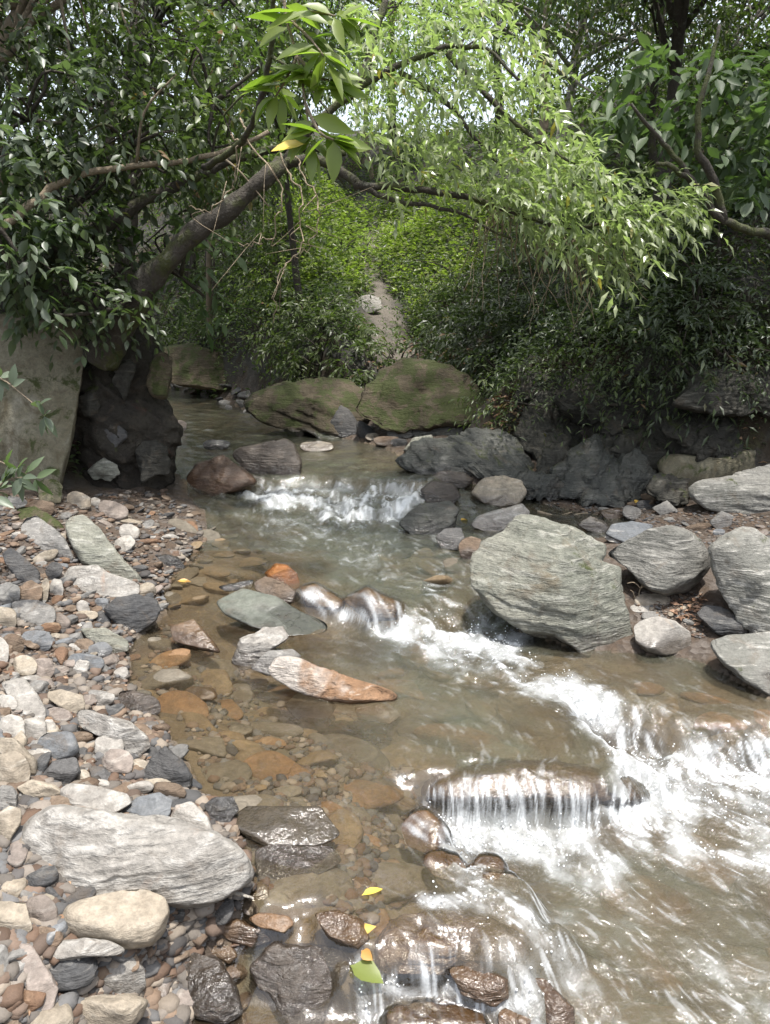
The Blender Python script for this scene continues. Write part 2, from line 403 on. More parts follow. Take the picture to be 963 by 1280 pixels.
def ground_mat():
    s = N('ground_soil_and_gravel')
    p = s.pos(False)
    zone = s.attr('zone', 'Color')
    sep = s.node('SeparateColor', {0: zone})
    bed, hill, pth = sep.outputs[0], sep.outputs[1], sep.outputs[2]
    n1 = s.noise(p, 9, 6, .65, .5); n2 = s.noise(p, 45, 5, .7); n3 = s.noise(p, 2.2, 4, .6, .6)
    vor = s.node('TexVoronoi', {'Vector': p, 'Scale': 34.0, 'Randomness': 1.0})
    vcol = s.node('SeparateColor', {0: vor.outputs['Color']}).outputs[0]
    gravel = s.mix(vcol, (.055,.043,.034), (.13,.112,.098))
    gravel = s.mix(s.ramp(n1, .35, .65), gravel, (.085,.062,.045))
    mp = s.node('Mapping', {'Vector': p, 'Rotation': (0, 0, .6), 'Scale': (1.2, 3.4, 1)}).outputs[0]
    vb = s.node('TexVoronoi', {'Vector': mp, 'Scale': 3.4, 'Randomness': 1.0})
    bedc = s.mix(s.node('SeparateColor', {0: vb.outputs['Color']}).outputs[1], (.10,.077,.052), (.17,.135,.092))
    bedc = s.mix(s.ramp(n3, .5, .68), bedc, (.12,.115,.09))
    bedc = s.mix(s.ramp(n1, .55, .75), bedc, (.22,.16,.09))
    soil = s.mix(n2, (.020,.016,.011), (.058,.046,.032))
    soil = s.mix(s.ramp(n1, .5, .7), soil, (.06,.06,.025))
    rk = s.mix(s.noise(s.node('Mapping', {'Vector': p, 'Rotation': (.7, .5, 0), 'Scale': (1, 1, 7)}).outputs[0], 5, 6, .65), (.020,.020,.018), (.085,.082,.072))
    soil = s.mix(s.ramp(n3, .42, .54), soil, rk)
    dirt = s.mix(n2, (.085,.072,.058), (.17,.152,.13))
    col = s.mix(bed, gravel, bedc); col = s.mix(hill, col, soil); col = s.mix(pth, col, dirt)
    bp = s.node('Bump', {'Strength': .8, 'Distance': .02, 'Height': s.math('ADD', n2, s.math('MULTIPLY', vor.outputs['Distance'], s.math('SUBTRACT', 1.0, hill)))})
    b = s.node('BsdfPrincipled', {'Base Color': col, 'Roughness': .9, 'Normal': bp.outputs[0], 'Specular IOR Level': .2})
    return s.done(b.outputs[0])

def water_mat():
    s = N('stream_water')
    p = s.pos(False)
    foam, murk, turb = s.attr('foam'), s.attr('murk'), s.attr('turb')
    mp = s.node('Mapping', {'Vector': p, 'Scale': (1, 1, .5)}).outputs[0]
    n1 = s.noise(mp, 22, 4, .6, .8); n2 = s.noise(mp, 90, 3, .6, .4)
    h = s.math('ADD', s.math('MULTIPLY', n1, .6), s.math('MULTIPLY', n2, .25))
    bp = s.node('Bump', {'Strength': s.math('ADD', .16, s.math('MULTIPLY', turb, .6)), 'Distance': .03, 'Height': h})
    mc = s.mix(s.attr('deep'), (.130,.094,.056), (.090,.092,.066))
    tr = s.node('BsdfTransparent', {'Color': (.93,.90,.83,1)})
    df = s.node('BsdfDiffuse', {'Color': mc})
    base = s.node('MixShader', {0: murk, 1: tr.outputs[0], 2: df.outputs[0]})
    fr = s.node('Fresnel', {'IOR': 1.42, 'Normal': bp.outputs[0]})
    gl = s.node('BsdfGlossy', {'Color': (.95,.97,1,1), 'Roughness': .07, 'Normal': bp.outputs[0]})
    wat = s.node('MixShader', {0: s.math('ADD', s.math('MULTIPLY', fr.outputs[0], 1.3), .02, True), 1: base.outputs[0], 2: gl.outputs[0]})
    fn = s.noise(p, 130, 4, .75)
    fa = s.math('MULTIPLY', foam, s.math('ADD', .45, s.math('MULTIPLY', fn, 1.1)), True)
    fb = s.node('BsdfPrincipled', {'Base Color': (.56,.58,.59,1), 'Roughness': .45, 'Normal': bp.outputs[0]})
    fin = s.node('MixShader', {0: fa, 1: wat.outputs[0], 2: fb.outputs[0]})
    return s.done(fin.outputs[0])

def leaf_mat(name, dark, light, yellow=None, rough=.42, trans=.35, spec=.5, tint=(1.15, 1.5, .55)):
    s = N(name)
    t = s.attr('tint')
    r = s.node('ObjectInfo').outputs['Random']
    col = s.mix(t, dark, light)
    if yellow: col = s.mix(s.ramp(t, .90, .97), col, yellow)
    hs = s.node('HueSaturation', {'Hue': s.math('ADD', .49, s.math('MULTIPLY', r, .02)), 'Saturation': .94, 'Value': s.math('ADD', .80, s.math('MULTIPLY', r, .3)), 'Color': col})
    b = s.node('BsdfPrincipled', {'Base Color': hs.outputs[0], 'Roughness': rough, 'Specular IOR Level': spec})
    tc = s.mix(1.0, hs.outputs[0], tint, 'MULTIPLY')
    tl = s.node('BsdfTranslucent', {'Color': tc})
    mx = s.node('MixShader', {0: trans, 1: b.outputs[0], 2: tl.outputs[0]})
    return s.done(mx.outputs[0])
def bark_mat(name, c1, c2, moss=0.0, scale=14):
    s = N(name); p = s.pos()
    mp = s.node('Mapping', {'Vector': p, 'Scale': (1, 1, .5)}).outputs[0]
    n1 = s.noise(mp, scale, 6, .7, .5); n2 = s.noise(p, 5, 4, .6); n3 = s.noise(p, 60, 3, .7)
    col = s.mix(n1, c1, c2)
    if moss: col = s.mix(s.ramp(n2, .66 - .3 * moss, .78 - .3 * moss), col, s.mix(n3, (.03,.038,.010), (.085,.09,.025)))
    col = s.mix(s.math('MULTIPLY', s.ramp(s.noise(p, 17, 5, .65, .5), .58, .66), .55), col, (.12, .118, .095))
    bp = s.node('Bump', {'Strength': 1.0, 'Distance': .025, 'Height': s.math('ADD', n1, s.math('MULTIPLY', n3, .5))})
    b = s.node('BsdfPrincipled', {'Base Color': col, 'Roughness': .85, 'Normal': bp.outputs[0]})
    return s.done(b.outputs[0])
L = {
 'bright': leaf_mat('sunlit_lance_leaves', (.185,.222,.10), (.375,.41,.225), (.30,.22,.05), .30, .45, .7, (1.12, 1.4, .66)),  # sun on the branch is put into these pale leaf colours
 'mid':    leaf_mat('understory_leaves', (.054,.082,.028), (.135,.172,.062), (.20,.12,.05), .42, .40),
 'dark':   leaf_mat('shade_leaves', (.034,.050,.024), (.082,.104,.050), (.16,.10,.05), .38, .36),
 'broad':  leaf_mat('broad_leaves', (.062,.098,.044), (.125,.170,.080), None, .5, .40),
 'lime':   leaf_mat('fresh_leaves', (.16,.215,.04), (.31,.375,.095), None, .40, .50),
 'fresh':  leaf_mat('sapling_leaves', (.14,.21,.03), (.27,.35,.07), None, .38, .5),
 'grey':   leaf_mat('greyish_leaves', (.075,.100,.062), (.15,.185,.125), None, .40, .32),
 'litter': leaf_mat('fallen_leaves', (.15,.08,.04), (.40,.26,.16), None, .7, .1, .2),
 'yellow': leaf_mat('yellow_leaf_surface', (.55,.36,.03), (.68,.48,.06), None, .4, .25),
 'orange': leaf_mat('orange_leaf_surface', (.50,.26,.03), (.60,.33,.05), None, .45, .25),
}
BK = {
 'mossy': bark_mat('mossy_bark', (.016,.013,.010), (.085,.072,.054), .62, 30),
 'tan':   bark_mat('tan_bark', (.15,.115,.075), (.29,.235,.165), .1),
 'pale':  bark_mat('pale_bark', (.24,.22,.19), (.40,.37,.32), .05),
 'dark':  bark_mat('dark_bark', (.022,.018,.013), (.065,.052,.038), .3),
 'twig':  bark_mat('dry_twig_bark', (.20,.155,.10), (.36,.29,.20), 0),
}

# ================================================================== GROUND
def grid(ys, us, wf):
    Y, U = np.meshgrid(ys, us, indexing='ij')
    X = U * wf(Y)
    n, m = Y.shape
    i = np.arange(n - 1)[:, None] * m; j = np.arange(m - 1)[None, :]
    F = np.stack([i + j, i + j + 1, i + m + j + 1, i + m + j], -1).reshape(-1, 4)
    return X.ravel(), Y.ravel(), F, (n, m)
_ys = np.concatenate([np.linspace(-4, .85, 40), np.geomspace(.9, 60, 520)])
_us = np.sinh(np.linspace(-2.0, 2.0, 330)) / np.sinh(2.0) * 2.2
gx, gy, gF, gshape = grid(_ys, _us, lambda y: np.maximum(y, 1.6))
gz = TZ(gx, gy)
sdw = poly_sd(WPOLY, gx, gy)
sdb = np.maximum(poly_sd(HILL_B, gx, gy), poly_sd(HILL_L, gx, gy))
zone = np.stack([sstep(-.04, .05, sdw), sstep(-.1, .2, sdb), sstep(.12, -.05, line_d(PATH, gx, gy) - .30 * sstep(11.5, 7.6, gy) - .12 + .16 * fbm2(gx, gy, 2.6, 4, 6)) * (gy > 7.0)], -1)
ground = obj('ground', mesh_np('ground', np.stack([gx, gy, gz], -1), gF, True, {'zone': zone}), ground_mat())
tag(ground, kind='structure')

# ================================================================== ROCKS
DRAPE = []            # rocks the water runs over
OUTLINES = []         # (label, outline, category) of named rocks, used to keep loose cobbles off them
def radial(outline, c, n=180):
    P = np.asarray(outline, float) - c
    th = np.linspace(-math.pi, math.pi, n, endpoint=False)
    D = np.stack([np.cos(th), np.sin(th)], -1)
    R = np.zeros(n)
    for k in range(len(P)):
        a, b = P[k], P[(k + 1) % len(P)]; e = b - a
        den = D[:, 0] * e[1] - D[:, 1] * e[0]
        den = np.where(np.abs(den) < 1e-9, 1e-9, den)
        t = (a[0] * e[1] - a[1] * e[0]) / den
        s = (a[0] * D[:, 1] - a[1] * D[:, 0]) / den
        ok = (t > 0) & (s >= -1e-6) & (s <= 1 + 1e-6)
        R = np.where(ok & (t > R), t, R)
    R = np.where(R <= 0, np.median(R), R)
    k = np.array([1, 2, 3, 2, 1], float); k /= k.sum()
    return th, sum(k[q] * np.roll(R, q - 2) for q in range(5))
def ell(cx, cy, w, h, ang=0, n=16, jit=.07, boxy=2.6, seed=None):
    r = np.random.default_rng(int(cx * 31 + cy * 17) if seed is None else seed)
    th = np.linspace(0, 2 * math.pi, n, endpoint=False)
    c, s = np.cos(th), np.sin(th)
    q = (np.abs(c) ** boxy + np.abs(s) ** boxy) ** (-1 / boxy) * (1 + jit * r.uniform(-1, 1, n))
    x, y = q * c * w / 2, q * s * h / 2
    a = -R_(ang)
    return np.stack([cx + x * math.cos(a) - y * math.sin(a), cy + x * math.sin(a) + y * math.cos(a)], -1)
NROCK = [0]
def wetness(P, extra=0.0):
    wl = WF(P[:, 0], P[:, 1]); sd = poly_sd(WPOLY, P[:, 0], P[:, 1])
    n = fbm(P * 9, 2) * .03
    return sstep(.085, .03, P[:, 2] - wl + 1.4 * n - extra) * sstep(-.25, -.05, sd)
def rock(kind, label, outline, mat, th=.8, lie=.45, facets=3, amp=.05, lay=.03, cat=None, onwater=False, wet=None, sink=.08, extra_t=0.0, group=None, drape=False, seed=None, sharp=14.0, t_at=None, box=2.3, layrot=None, t_z=None):
    """one rock: its outline as seen, given a distance, a thickness and a broken surface"""
    NROCK[0] += 1
    r = np.random.default_rng(NROCK[0] * 13 + 5 if seed is None else seed)
    O = np.asarray(outline, float)
    x0, y0 = O.min(0); x1, y1 = O.max(0)
    x = O[:, 0]; y = O[:, 1]; xs, ysn = np.roll(x, -1), np.roll(y, -1); cr = x * ysn - xs * y
    A = cr.sum() / 2; c = np.array([((x + xs) * cr).sum(), ((y + ysn) * cr).sum()]) / (6 * A)
    thn, Rn = radial(O, c)
    px = max(x1 - x0, y1 - y0)
    sub = 6 if px > 170 else 5 if px > 60 else 4 if px > 24 else 3
    S, F = ICO[sub]
    ph = np.arctan2(S[:, 1], S[:, 0]); rho = np.hypot(S[:, 0], S[:, 1]).clip(0, 1)
    R = np.interp(ph, np.append(thn, math.pi), np.append(Rn, Rn[0]))     # angles measured in image axes (y down)
    qx = c[0] + R * rho * np.cos(ph); qy = c[1] + R * rho * np.sin(ph)
    qy = np.where(qy > c[1], c[1] + (qy - c[1]) * (1 + sink), qy)
    low = O[O[:, 1] > y1 - .18 * (y1 - y0)]
    bx, by = (low[:, 0].mean(), y1 - .04 * (y1 - y0)) if t_at is None else t_at
    tc = (hit([bx], [min(by, 1330)], SURF if onwater else TF)[0][0] if t_z is None else float((CAMP[2] - t_z) / -ray(bx, by)[2])) + extra_t
    mpp = tc / FPX
    Vh = (y1 - y0) * mpp / 2; Wh = (x1 - x0) * mpp / 2
    b = th * math.sqrt(Vh * Wh)
    prof = (1 - rho ** box).clip(0, 1) ** (1 / box)
    un, vn = R * rho * np.cos(ph) / ((x1 - x0) / 2), -R * rho * np.sin(ph) / ((y1 - y0) / 2)
    front = prof.copy()
    if facets:
        acc = np.exp(-sharp * prof)
        for k in range(facets + 1):
            a = r.uniform(0, 2 * math.pi); g = r.uniform(.25, .9); h = r.uniform(.55, .85)
            acc += np.exp(-sharp * (h - g * (un * math.cos(a) + vn * math.sin(a))))
        front = np.minimum(prof, (-np.log(acc) / sharp + .06))
    zz = np.where(S[:, 2] < 0, -front, prof * .9)
    t = tc + b * .12 + lie * (Vh + (-(qy - c[1])) * mpp) + zz * b
    P = CAMP + ray(qx, qy) * t[:, None]
    ctr = P.mean(0); size = math.sqrt(Vh * Wh)
    nd = P - ctr; nd /= np.linalg.norm(nd, axis=1)[:, None] + 1e-9
    off = r.uniform(0, 50, 3)
    d = amp * size * (fbm(P / size * 1.3 + off, 5, .55))
    if lay:
        q = np.array([r.normal() * .4, r.normal() * .3 - .2, 1.0]) if layrot is None else np.array(layrot, float); q /= np.linalg.norm(q)
        s = P @ q
        tt = np.stack([s / size * 7 + .5 * fbm(P / size * 1.5 + off, 3), (P @ np.array([1., 0, 0])) / size * .7, (P @ np.array([0., 1, 0])) / size * .7], -1)
        d = d + lay * size * fbm(tt + off, 4, .6)
    P = P + nd * d[:, None]
    if wet is None: wv = wetness(P)
    else: wv = np.full(len(P), float(wet))
    org = np.array([ctr[0], ctr[1], P[:, 2].min()])
    o = obj(kind, mesh_np(kind, P - org, F[:, ::-1], True, {'wet': wv, 'grad': .5 + .5 * un}), M[mat], loc=org)
    tag(o, label, cat or kind.split('_')[-1], group)
    OUTLINES.append((label, O, o))
    if drape: DRAPE.append((P, F))
    return o

# ---- the right side: big boulders
rock('boulder', 'huge rounded grey boulder with pale top at the stream edge', [(584,720),(590,693),(609,674),(625,663),(654,644),(681,646),(711,655),(744,674),(760,678),(762,687),(757,701),(776,706),(780,723),(784,747),(792,774),(789,796),(768,810),(749,814),(727,803),(695,789),(654,781),(633,771),(614,755),(595,736)], 'schist', th=.85, lie=.35, facets=4, amp=.07, lay=.035, onwater=True, layrot=(.25,.2,1), sink=.22)
rock('boulder', 'rounded mossy boulder with dark underside behind the white speckled stone', [(757,693),(775,681),(816,660),(833,654),(860,662),(877,674),(886,690),(886,709),(877,723),(856,739),(833,746),(814,739),(798,727),(782,709)], 'schist2', th=.95, lie=.2, facets=2, amp=.08, t_at=(835,752), sink=0)
rock('boulder', 'tall banded grey boulder cut off by the right picture edge', [(886,686),(897,674),(925,660),(944,660),(963,672),(1010,700),(1030,780),(975,802),(945,788),(920,765),(900,735),(892,715)], 'schist2', th=.8, lie=.3, facets=3, amp=.06, lay=.05, layrot=(-.8,.2,.7), sink=.22)
rock('rock', 'dark striped rock in the shadow under the tall banded boulder', [(872,769),(879,756),(902,758),(935,775),(945,790),(921,794),(897,792)], 'slate', facets=3, lay=.06)
rock('stone', 'white speckled round stone at the water beside the dry twig', [(792,783),(803,774),(823,770),(844,776),(863,790),(865,801),(856,811),(833,816),(807,812),(794,801)], 'white', th=.95, lie=.3, facets=1, amp=.03, lay=.0, onwater=True, sink=.22)
rock('slab', 'flat grey slab half in the water below the banded boulder', [(885,803),(907,794),(963,790),(1020,798),(1040,850),(963,864),(930,848),(900,827)], 'schist2', th=.5, lie=.9, facets=2, onwater=True, sink=.22)
rock('stone', 'flat beige stone under the mossy round boulder', ell(816,750,46,16), 'tan', lie=.9, th=.5)
rock('stone', 'thin pale slab of stone next to the dry twig', ell(807,760,38,12), 'pale', lie=.9, th=.5)
rock('stone', 'low grey stone just behind the white speckled stone', ell(822,770,42,13), 'grey', lie=.9, th=.5)
rock('slab', 'flat blue grey slab behind the mossy round boulder', [(757,668),(765,655),(790,651),(817,656),(812,667),(782,680)], 'blue', th=.5, lie=.8, facets=2)
rock('stone', 'white rounded rock behind the huge boulder', [(720,656),(738,645),(757,652),(763,662),(754,671),(735,664)], 'pale', th=.9, facets=3)
rock('stone', 'small pale stone wedged between white rock and blue slab', ell(769,673,26,11,-12), 'pale')
rock('slab', 'red brown tilted slab behind the white rounded rock', [(747,638),(774,634),(789,651),(763,655)], 'brown', th=.4, lie=.8)
rock('stone', 'two-toned grey block beside the red brown slab', ell(790,641,24,17,-20), 'grey')
rock('stone', 'pointed grey triangular stone at the foot of the dark slope', [(815,635),(834,625),(849,640),(826,643)], 'grey', facets=3)
rock('stone', 'low grey stone touching the pointed triangular stone', ell(808,631,24,12), 'slate')
rock('stone', 'rounded grey stone on the dark sand under the cracked slab', [(886,653),(902,638),(918,645),(914,657),(897,662)], 'grey', facets=2)
rock('stone', 'long narrow tan stone left of the rounded grey one', ell(874,659,36,9,8), 'brown')
rock('stone', 'little blue pebble below the rounded grey stone', ell(899,665,16,8), 'blue')
rock('slab', 'big cracked grey slab leaning out over the dark sand', [(856,615),(878,598),(902,596),(935,587),(963,577),(1010,570),(1020,640),(963,647),(940,647),(913,640),(891,637),(875,630)], 'schist2', th=.55, lie=.55, facets=4, amp=.06, lay=.07, layrot=(.1,.3,1))
rock('ledge', 'mossy wedge shaped ledge above the cracked grey slab', [(818,578),(837,564),(864,578),(897,572),(932,558),(963,550),(1010,543),(1015,575),(963,585),(908,602),(875,612),(853,612),(831,597)], 'mossgrey', th=.6, lie=.45, facets=3, amp=.08, t_at=(900,625), extra_t=.12, cat='rock ledge')
# ---- dark rock faces of the right slope
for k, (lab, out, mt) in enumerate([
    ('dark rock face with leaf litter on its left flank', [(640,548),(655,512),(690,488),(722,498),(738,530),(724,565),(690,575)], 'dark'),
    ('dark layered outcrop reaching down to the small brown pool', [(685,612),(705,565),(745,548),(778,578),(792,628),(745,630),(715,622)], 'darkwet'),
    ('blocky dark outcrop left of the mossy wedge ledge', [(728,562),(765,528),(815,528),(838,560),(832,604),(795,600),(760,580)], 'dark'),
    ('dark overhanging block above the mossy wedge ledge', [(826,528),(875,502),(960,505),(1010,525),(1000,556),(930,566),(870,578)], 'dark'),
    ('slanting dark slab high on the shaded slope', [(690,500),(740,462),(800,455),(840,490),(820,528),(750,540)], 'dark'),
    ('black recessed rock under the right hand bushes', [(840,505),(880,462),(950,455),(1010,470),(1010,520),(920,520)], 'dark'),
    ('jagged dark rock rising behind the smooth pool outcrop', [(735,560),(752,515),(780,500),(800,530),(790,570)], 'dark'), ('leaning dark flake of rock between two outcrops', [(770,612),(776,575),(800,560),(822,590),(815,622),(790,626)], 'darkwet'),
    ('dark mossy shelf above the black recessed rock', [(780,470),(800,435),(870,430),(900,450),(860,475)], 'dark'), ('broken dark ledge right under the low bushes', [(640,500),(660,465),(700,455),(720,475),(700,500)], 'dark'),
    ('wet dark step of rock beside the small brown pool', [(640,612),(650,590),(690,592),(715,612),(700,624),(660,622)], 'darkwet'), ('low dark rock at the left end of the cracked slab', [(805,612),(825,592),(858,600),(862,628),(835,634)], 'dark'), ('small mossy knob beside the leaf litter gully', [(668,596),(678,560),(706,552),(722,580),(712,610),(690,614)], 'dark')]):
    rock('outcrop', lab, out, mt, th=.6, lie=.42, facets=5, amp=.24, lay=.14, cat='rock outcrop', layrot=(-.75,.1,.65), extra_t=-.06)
# ---- centre group between the rapids and the boulders
rock('outcrop', 'long slick dark outcrop sloping to the stream below the mossy boulder', [(490,578),(512,560),(525,547),(560,550),(600,537),(630,538),(644,552),(667,582),(688,616),(665,622),(630,606),(592,598),(555,592),(515,592)], 'darkwet', th=.6, lie=.7, facets=4, amp=.09, lay=.10, layrot=(.6,.1,.75), t_at=(560,596), cat='rock outcrop', onwater=True)
rock('slab', 'long layered slab lying on top of the slick dark outcrop', [(512,530),(530,525),(580,530),(594,537),(570,548),(530,549),(515,545)], 'schist2', th=.6, lie=.7, extra_t=.1, layrot=(0,.2,1), lay=.06)
rock('rock', 'greenish grey rock at the left end of the slick outcrop', [(503,564),(517,547),(540,543),(544,554),(525,564)], 'schist', facets=3, extra_t=-.05)
for lab, e, mt in [('grey cobble at the waterline left of the layered slab', (496,541,24,15), 'grey'), ('pale cobble beside the layered slab', (509,541,16,13), 'pale'), ('flat brown cobble below the mossy boulder', (484,551,34,12), 'brown'), ('dark wet cobble touching the slick outcrop', (499,553,22,10), 'slate'), ('small tan cobble at the foot of the mossy boulder', (466,546,18,10), 'tan')]:
    rock('cobble', lab, ell(*e), mt)
rock('rock', 'smooth dark brown rock at the top of the upper cascade', [(536,597),(552,588),(580,590),(593,600),(585,609),(560,609)], 'wetdark', th=.8, facets=1, onwater=True)
rock('rock', 'dark rock with water sliding over it at the cascade end', [(525,612),(540,600),(567,605),(577,620),(567,630),(533,630)], 'wetdark', th=.8, facets=3, onwater=True)
rock('boulder', 'cream coloured boulder with brown foot behind the huge boulder', [(587,617),(605,597),(630,594),(654,601),(659,615),(650,628),(625,632),(605,628)], 'cream', th=.9, facets=3, onwater=True, sink=.22)
rock('rock', 'greenish dark rock at the stream edge left of the huge boulder', [(497,652),(525,630),(560,626),(575,636),(568,657),(545,668),(512,665)], 'darkwet', th=.75, lie=.5, facets=4, onwater=True, lay=.06, sink=.22)
rock('stone', 'rusty brown stone with an orange leaf on it', ell(580,645,32,24,10), 'rust', extra_t=-.02)
rock('slab', 'pale jagged slab leaning on the huge boulder', [(587,657),(597,645),(630,635),(652,629),(664,641),(642,662),(620,672),(603,663)], 'pale', th=.6, lie=.6, facets=4, lay=.06)
rock('stone', 'angular dark grey stone below the pale jagged slab', [(544,671),(555,661),(577,659),(582,676),(572,688),(552,685)], 'slate', facets=4, onwater=True)
rock('stone', 'brown stone tucked against the left foot of the huge boulder', ell(589,686,30,30), 'brown', onwater=True)
# ---- rocks across the stream
rock('boulder', 'broad mossy boulder below the footpath across the stream', [(455,484),(478,460),(508,449),(553,449),(572,463),(595,485),(614,508),(606,525),(581,533),(542,534),(514,533),(500,540),(470,534),(448,508)], 'moss', th=.5, lie=.8, facets=4, amp=.15, lay=.05, t_at=(530,548))
rock('outcrop', 'brown mossy rock face between the bushes and the pool', [(300,506),(330,486),(380,474),(430,474),(466,490),(460,520),(430,550),(380,536),(330,526)], 'moss', th=.5, lie=.75, facets=5, amp=.16, lay=.10, cat='rock outcrop')
rock('outcrop', 'yellow green mossy rock face on the far shore', [(180,446),(200,436),(240,430),(290,443),(310,460),(300,488),(260,486),(200,474)], 'moss', th=.5, lie=.5, facets=3, amp=.10, cat='rock outcrop')
rock('rock', 'tilted grey rock leaning at the far waterline', [(403,540),(426,506),(440,514),(456,543),(430,547)], 'slate', facets=3, lay=.08, layrot=(.8,.1,.5))
rock('rock', 'dark pointed rock left of the tilted grey rock', [(366,526),(392,502),(408,516),(410,538),(390,538)], 'slate', facets=3, lay=.08, layrot=(.8,.1,.5))
rock('boulder', 'pale angular boulder lying on the footpath', [(444,377),(452,370),(462,368),(475,372),(479,385),(465,391),(448,388)], 'pale', th=.9, facets=4, t_at=(462,392))
# ---- upper cascade rocks
rock('boulder', 'rust brown angular boulder at the left end of the cascade', [(232,598),(246,580),(278,568),(302,584),(324,602),(297,611),(271,617),(239,610)], 'rust', th=.8, lie=.35, facets=4, amp=.09, onwater=True, wet=.55, sink=.22)
rock('boulder', 'black wet boulder with an upright fin beside the rust one', [(288,569),(299,559),(355,548),(369,554),(379,578),(375,593),(341,594),(306,586)], 'wetdark', th=.75, lie=.4, facets=5, amp=.09, onwater=True, sink=.22)
rock('stone', 'small black rock breaking the pool surface', ell(271,556,34,13), 'slate', onwater=True)
rock('stone', 'pale pinkish rock at the foot of the earth bank', ell(221,533,25,16), 'pink', onwater=True)
rock('stone', 'pale drowned rock just above the cascade lip', ell(396,558,44,13), 'cream', lie=.9, th=.4, onwater=True)
# ---- mid stream rocks
rock('stone', 'bright orange ball shaped rock in the middle of the stream', [(331,716),(345,704),(360,706),(373,718),(375,732),(362,740),(340,735)], 'orange', th=.9, facets=1, amp=.06, onwater=True, extra_t=.03)
rock('stone', 'brown ridged rock leaning on the orange rock', [(318,728),(332,720),(351,726),(373,739),(375,750),(357,755),(338,746),(320,738)], 'brown', th=.7, facets=2, lay=.07, onwater=True)
rock('slab', 'wide flat green grey slab awash in the shallows', [(268,752),(304,735),(345,745),(382,767),(412,779),(407,791),(360,795),(313,784),(280,768)], 'greenslab', th=.28, lie=1.3, facets=1, amp=.02, lay=.01, onwater=True, sink=.0, extra_t=-.03)
rock('slab', 'thin dark slab touching the brown ridged rock', [(271,733),(318,724),(314,737),(282,739)], 'slate', th=.4, lie=.9, onwater=True)
rock('rock', 'white tipped grey rock standing in calm water', [(288,825),(301,798),(329,784),(354,783),(363,797),(340,813),(328,827),(303,832)], 'pale', th=.7, lie=.4, facets=4, amp=.09, lay=.06, onwater=True, sink=.22)
rock('stone', 'low grey stone between the white tipped rock and the long rust rock', [(311,835),(335,814),(366,811),(378,821),(352,833),(337,844)], 'grey', th=.6, facets=3, onwater=True)
rock('rock', 'long rock white at one end and rust at the other', [(333,838),(345,820),(366,819),(407,836),(450,851),(500,864),(500,875),(440,878),(407,874),(370,863),(340,848)], 'whiterust', th=.6, lie=.4, facets=3, amp=.06, onwater=True, wet=0)
rock('rock', 'brown grey rock awash left of the white tipped rock', [(213,783),(242,774),(260,793),(279,816),(251,811),(216,800)], 'wetbrown', th=.5, lie=.8, facets=3, onwater=True)
rock('rock', 'dark grey drowned slab below the long rust rock', [(355,882),(376,861),(404,867),(422,882),(409,901),(374,901)], 'bedgrey', th=.5, lie=.9, extra_t=-.06)
rock('rock', 'rust coloured drowned rock under the tail of the long rock', [(442,884),(485,879),(503,893),(488,904),(448,899)], 'bedrust', th=.5, lie=.9, extra_t=-.06)
rock('stone', 'single orange drowned stone in the shallow brown water', ell(251,867,42,18,-5), 'bedrust', th=.5, lie=.9, extra_t=-.05)
rock('rock', 'domed brown rock with white water pouring over it', [(428,750),(460,734),(499,753),(497,774),(460,776)], 'wetbrown', th=.8, lie=.4, facets=1, onwater=True, drape=True)
rock('rock', 'low brown rock washed over between orange rock and rapid', [(374,734),(394,729),(434,753),(427,764),(382,757)], 'wetbrown', th=.7, lie=.5, facets=1, onwater=True, drape=True)
rock('boulder', 'broad dark boulder under a glassy curtain of water', [(524,990),(538,970),(580,958),(640,953),(740,955),(785,967),(806,986),(806,1006),(760,1008),(680,1008),(600,1006),(533,1004)], 'wetbrown', th=.92, lie=.66, facets=-1, amp=.09, sink=.03, onwater=True, drape=True, t_at=(660,1006), wet=.8, t_z=0.0, box=3.0)
# ---- lower edge
rock('slab', 'big dark wet slab with a square end at the lower edge', [(310,1211),(330,1187),(342,1176),(419,1184),(440,1204),(428,1232),(411,1258),(396,1300),(370,1300),(343,1254),(318,1232)], 'wetdark', th=.6, lie=.5, facets=3, amp=.05, lay=.07, t_at=(380,1285), t_z=-.03, onwater=True)
rock('rock', 'pale streaked wet rock left of the big dark slab', [(223,1199),(237,1189),(275,1200),(295,1230),(304,1264),(282,1279),(243,1270),(226,1232)], 'wetdark', th=.6, lie=.6, facets=4, lay=.07, onwater=True)
rock('stone', 'rusty wet stone above the pale streaked wet rock', [(243,1171),(257,1164),(285,1174),(299,1194),(287,1205),(258,1190)], 'wetgold', th=.6, lie=.6, facets=3, onwater=True)
rock('stone', 'brown grey wet stone lying across the trickle', [(265,1157),(295,1146),(332,1164),(342,1176),(315,1183),(285,1175)], 'wetbrown', th=.6, lie=.6, facets=3, onwater=True)
rock('stone', 'brick red wet stone near the end of the big white slab', [(310,1148),(325,1140),(362,1144),(369,1155),(355,1165),(325,1159)], 'bedrust', th=.6, lie=.7, facets=2, wet=.5, onwater=True)
rock('stone', 'pale tan stone touching the tip of the big white slab', ell(318,1117,40,30), 'bedbrown', lie=.8, th=.5)
rock('stone', 'rusty tan stone right of the pale tan one', ell(354,1114,42,26), 'bedrust', lie=.8, th=.5)
rock('slab', 'blue grey drowned slab right of the purple stone', [(280,1030),(308,1007),(400,1008),(428,1042),(400,1055),(335,1060)], 'bedgrey', th=.4, lie=1.0, extra_t=-.05)
rock('slab', 'long dark drowned slab in front of the blue grey one', [(318,1062),(340,1055),(415,1058),(429,1076),(395,1098),(345,1107),(320,1092)], 'wetdark', th=.4, lie=.9, extra_t=-.02)
rock('stone', 'orange brown drowned stone above the stone with the yellow leaf', [(408,1090),(460,1096),(480,1117),(423,1117)], 'bedrust', th=.5, lie=.9)
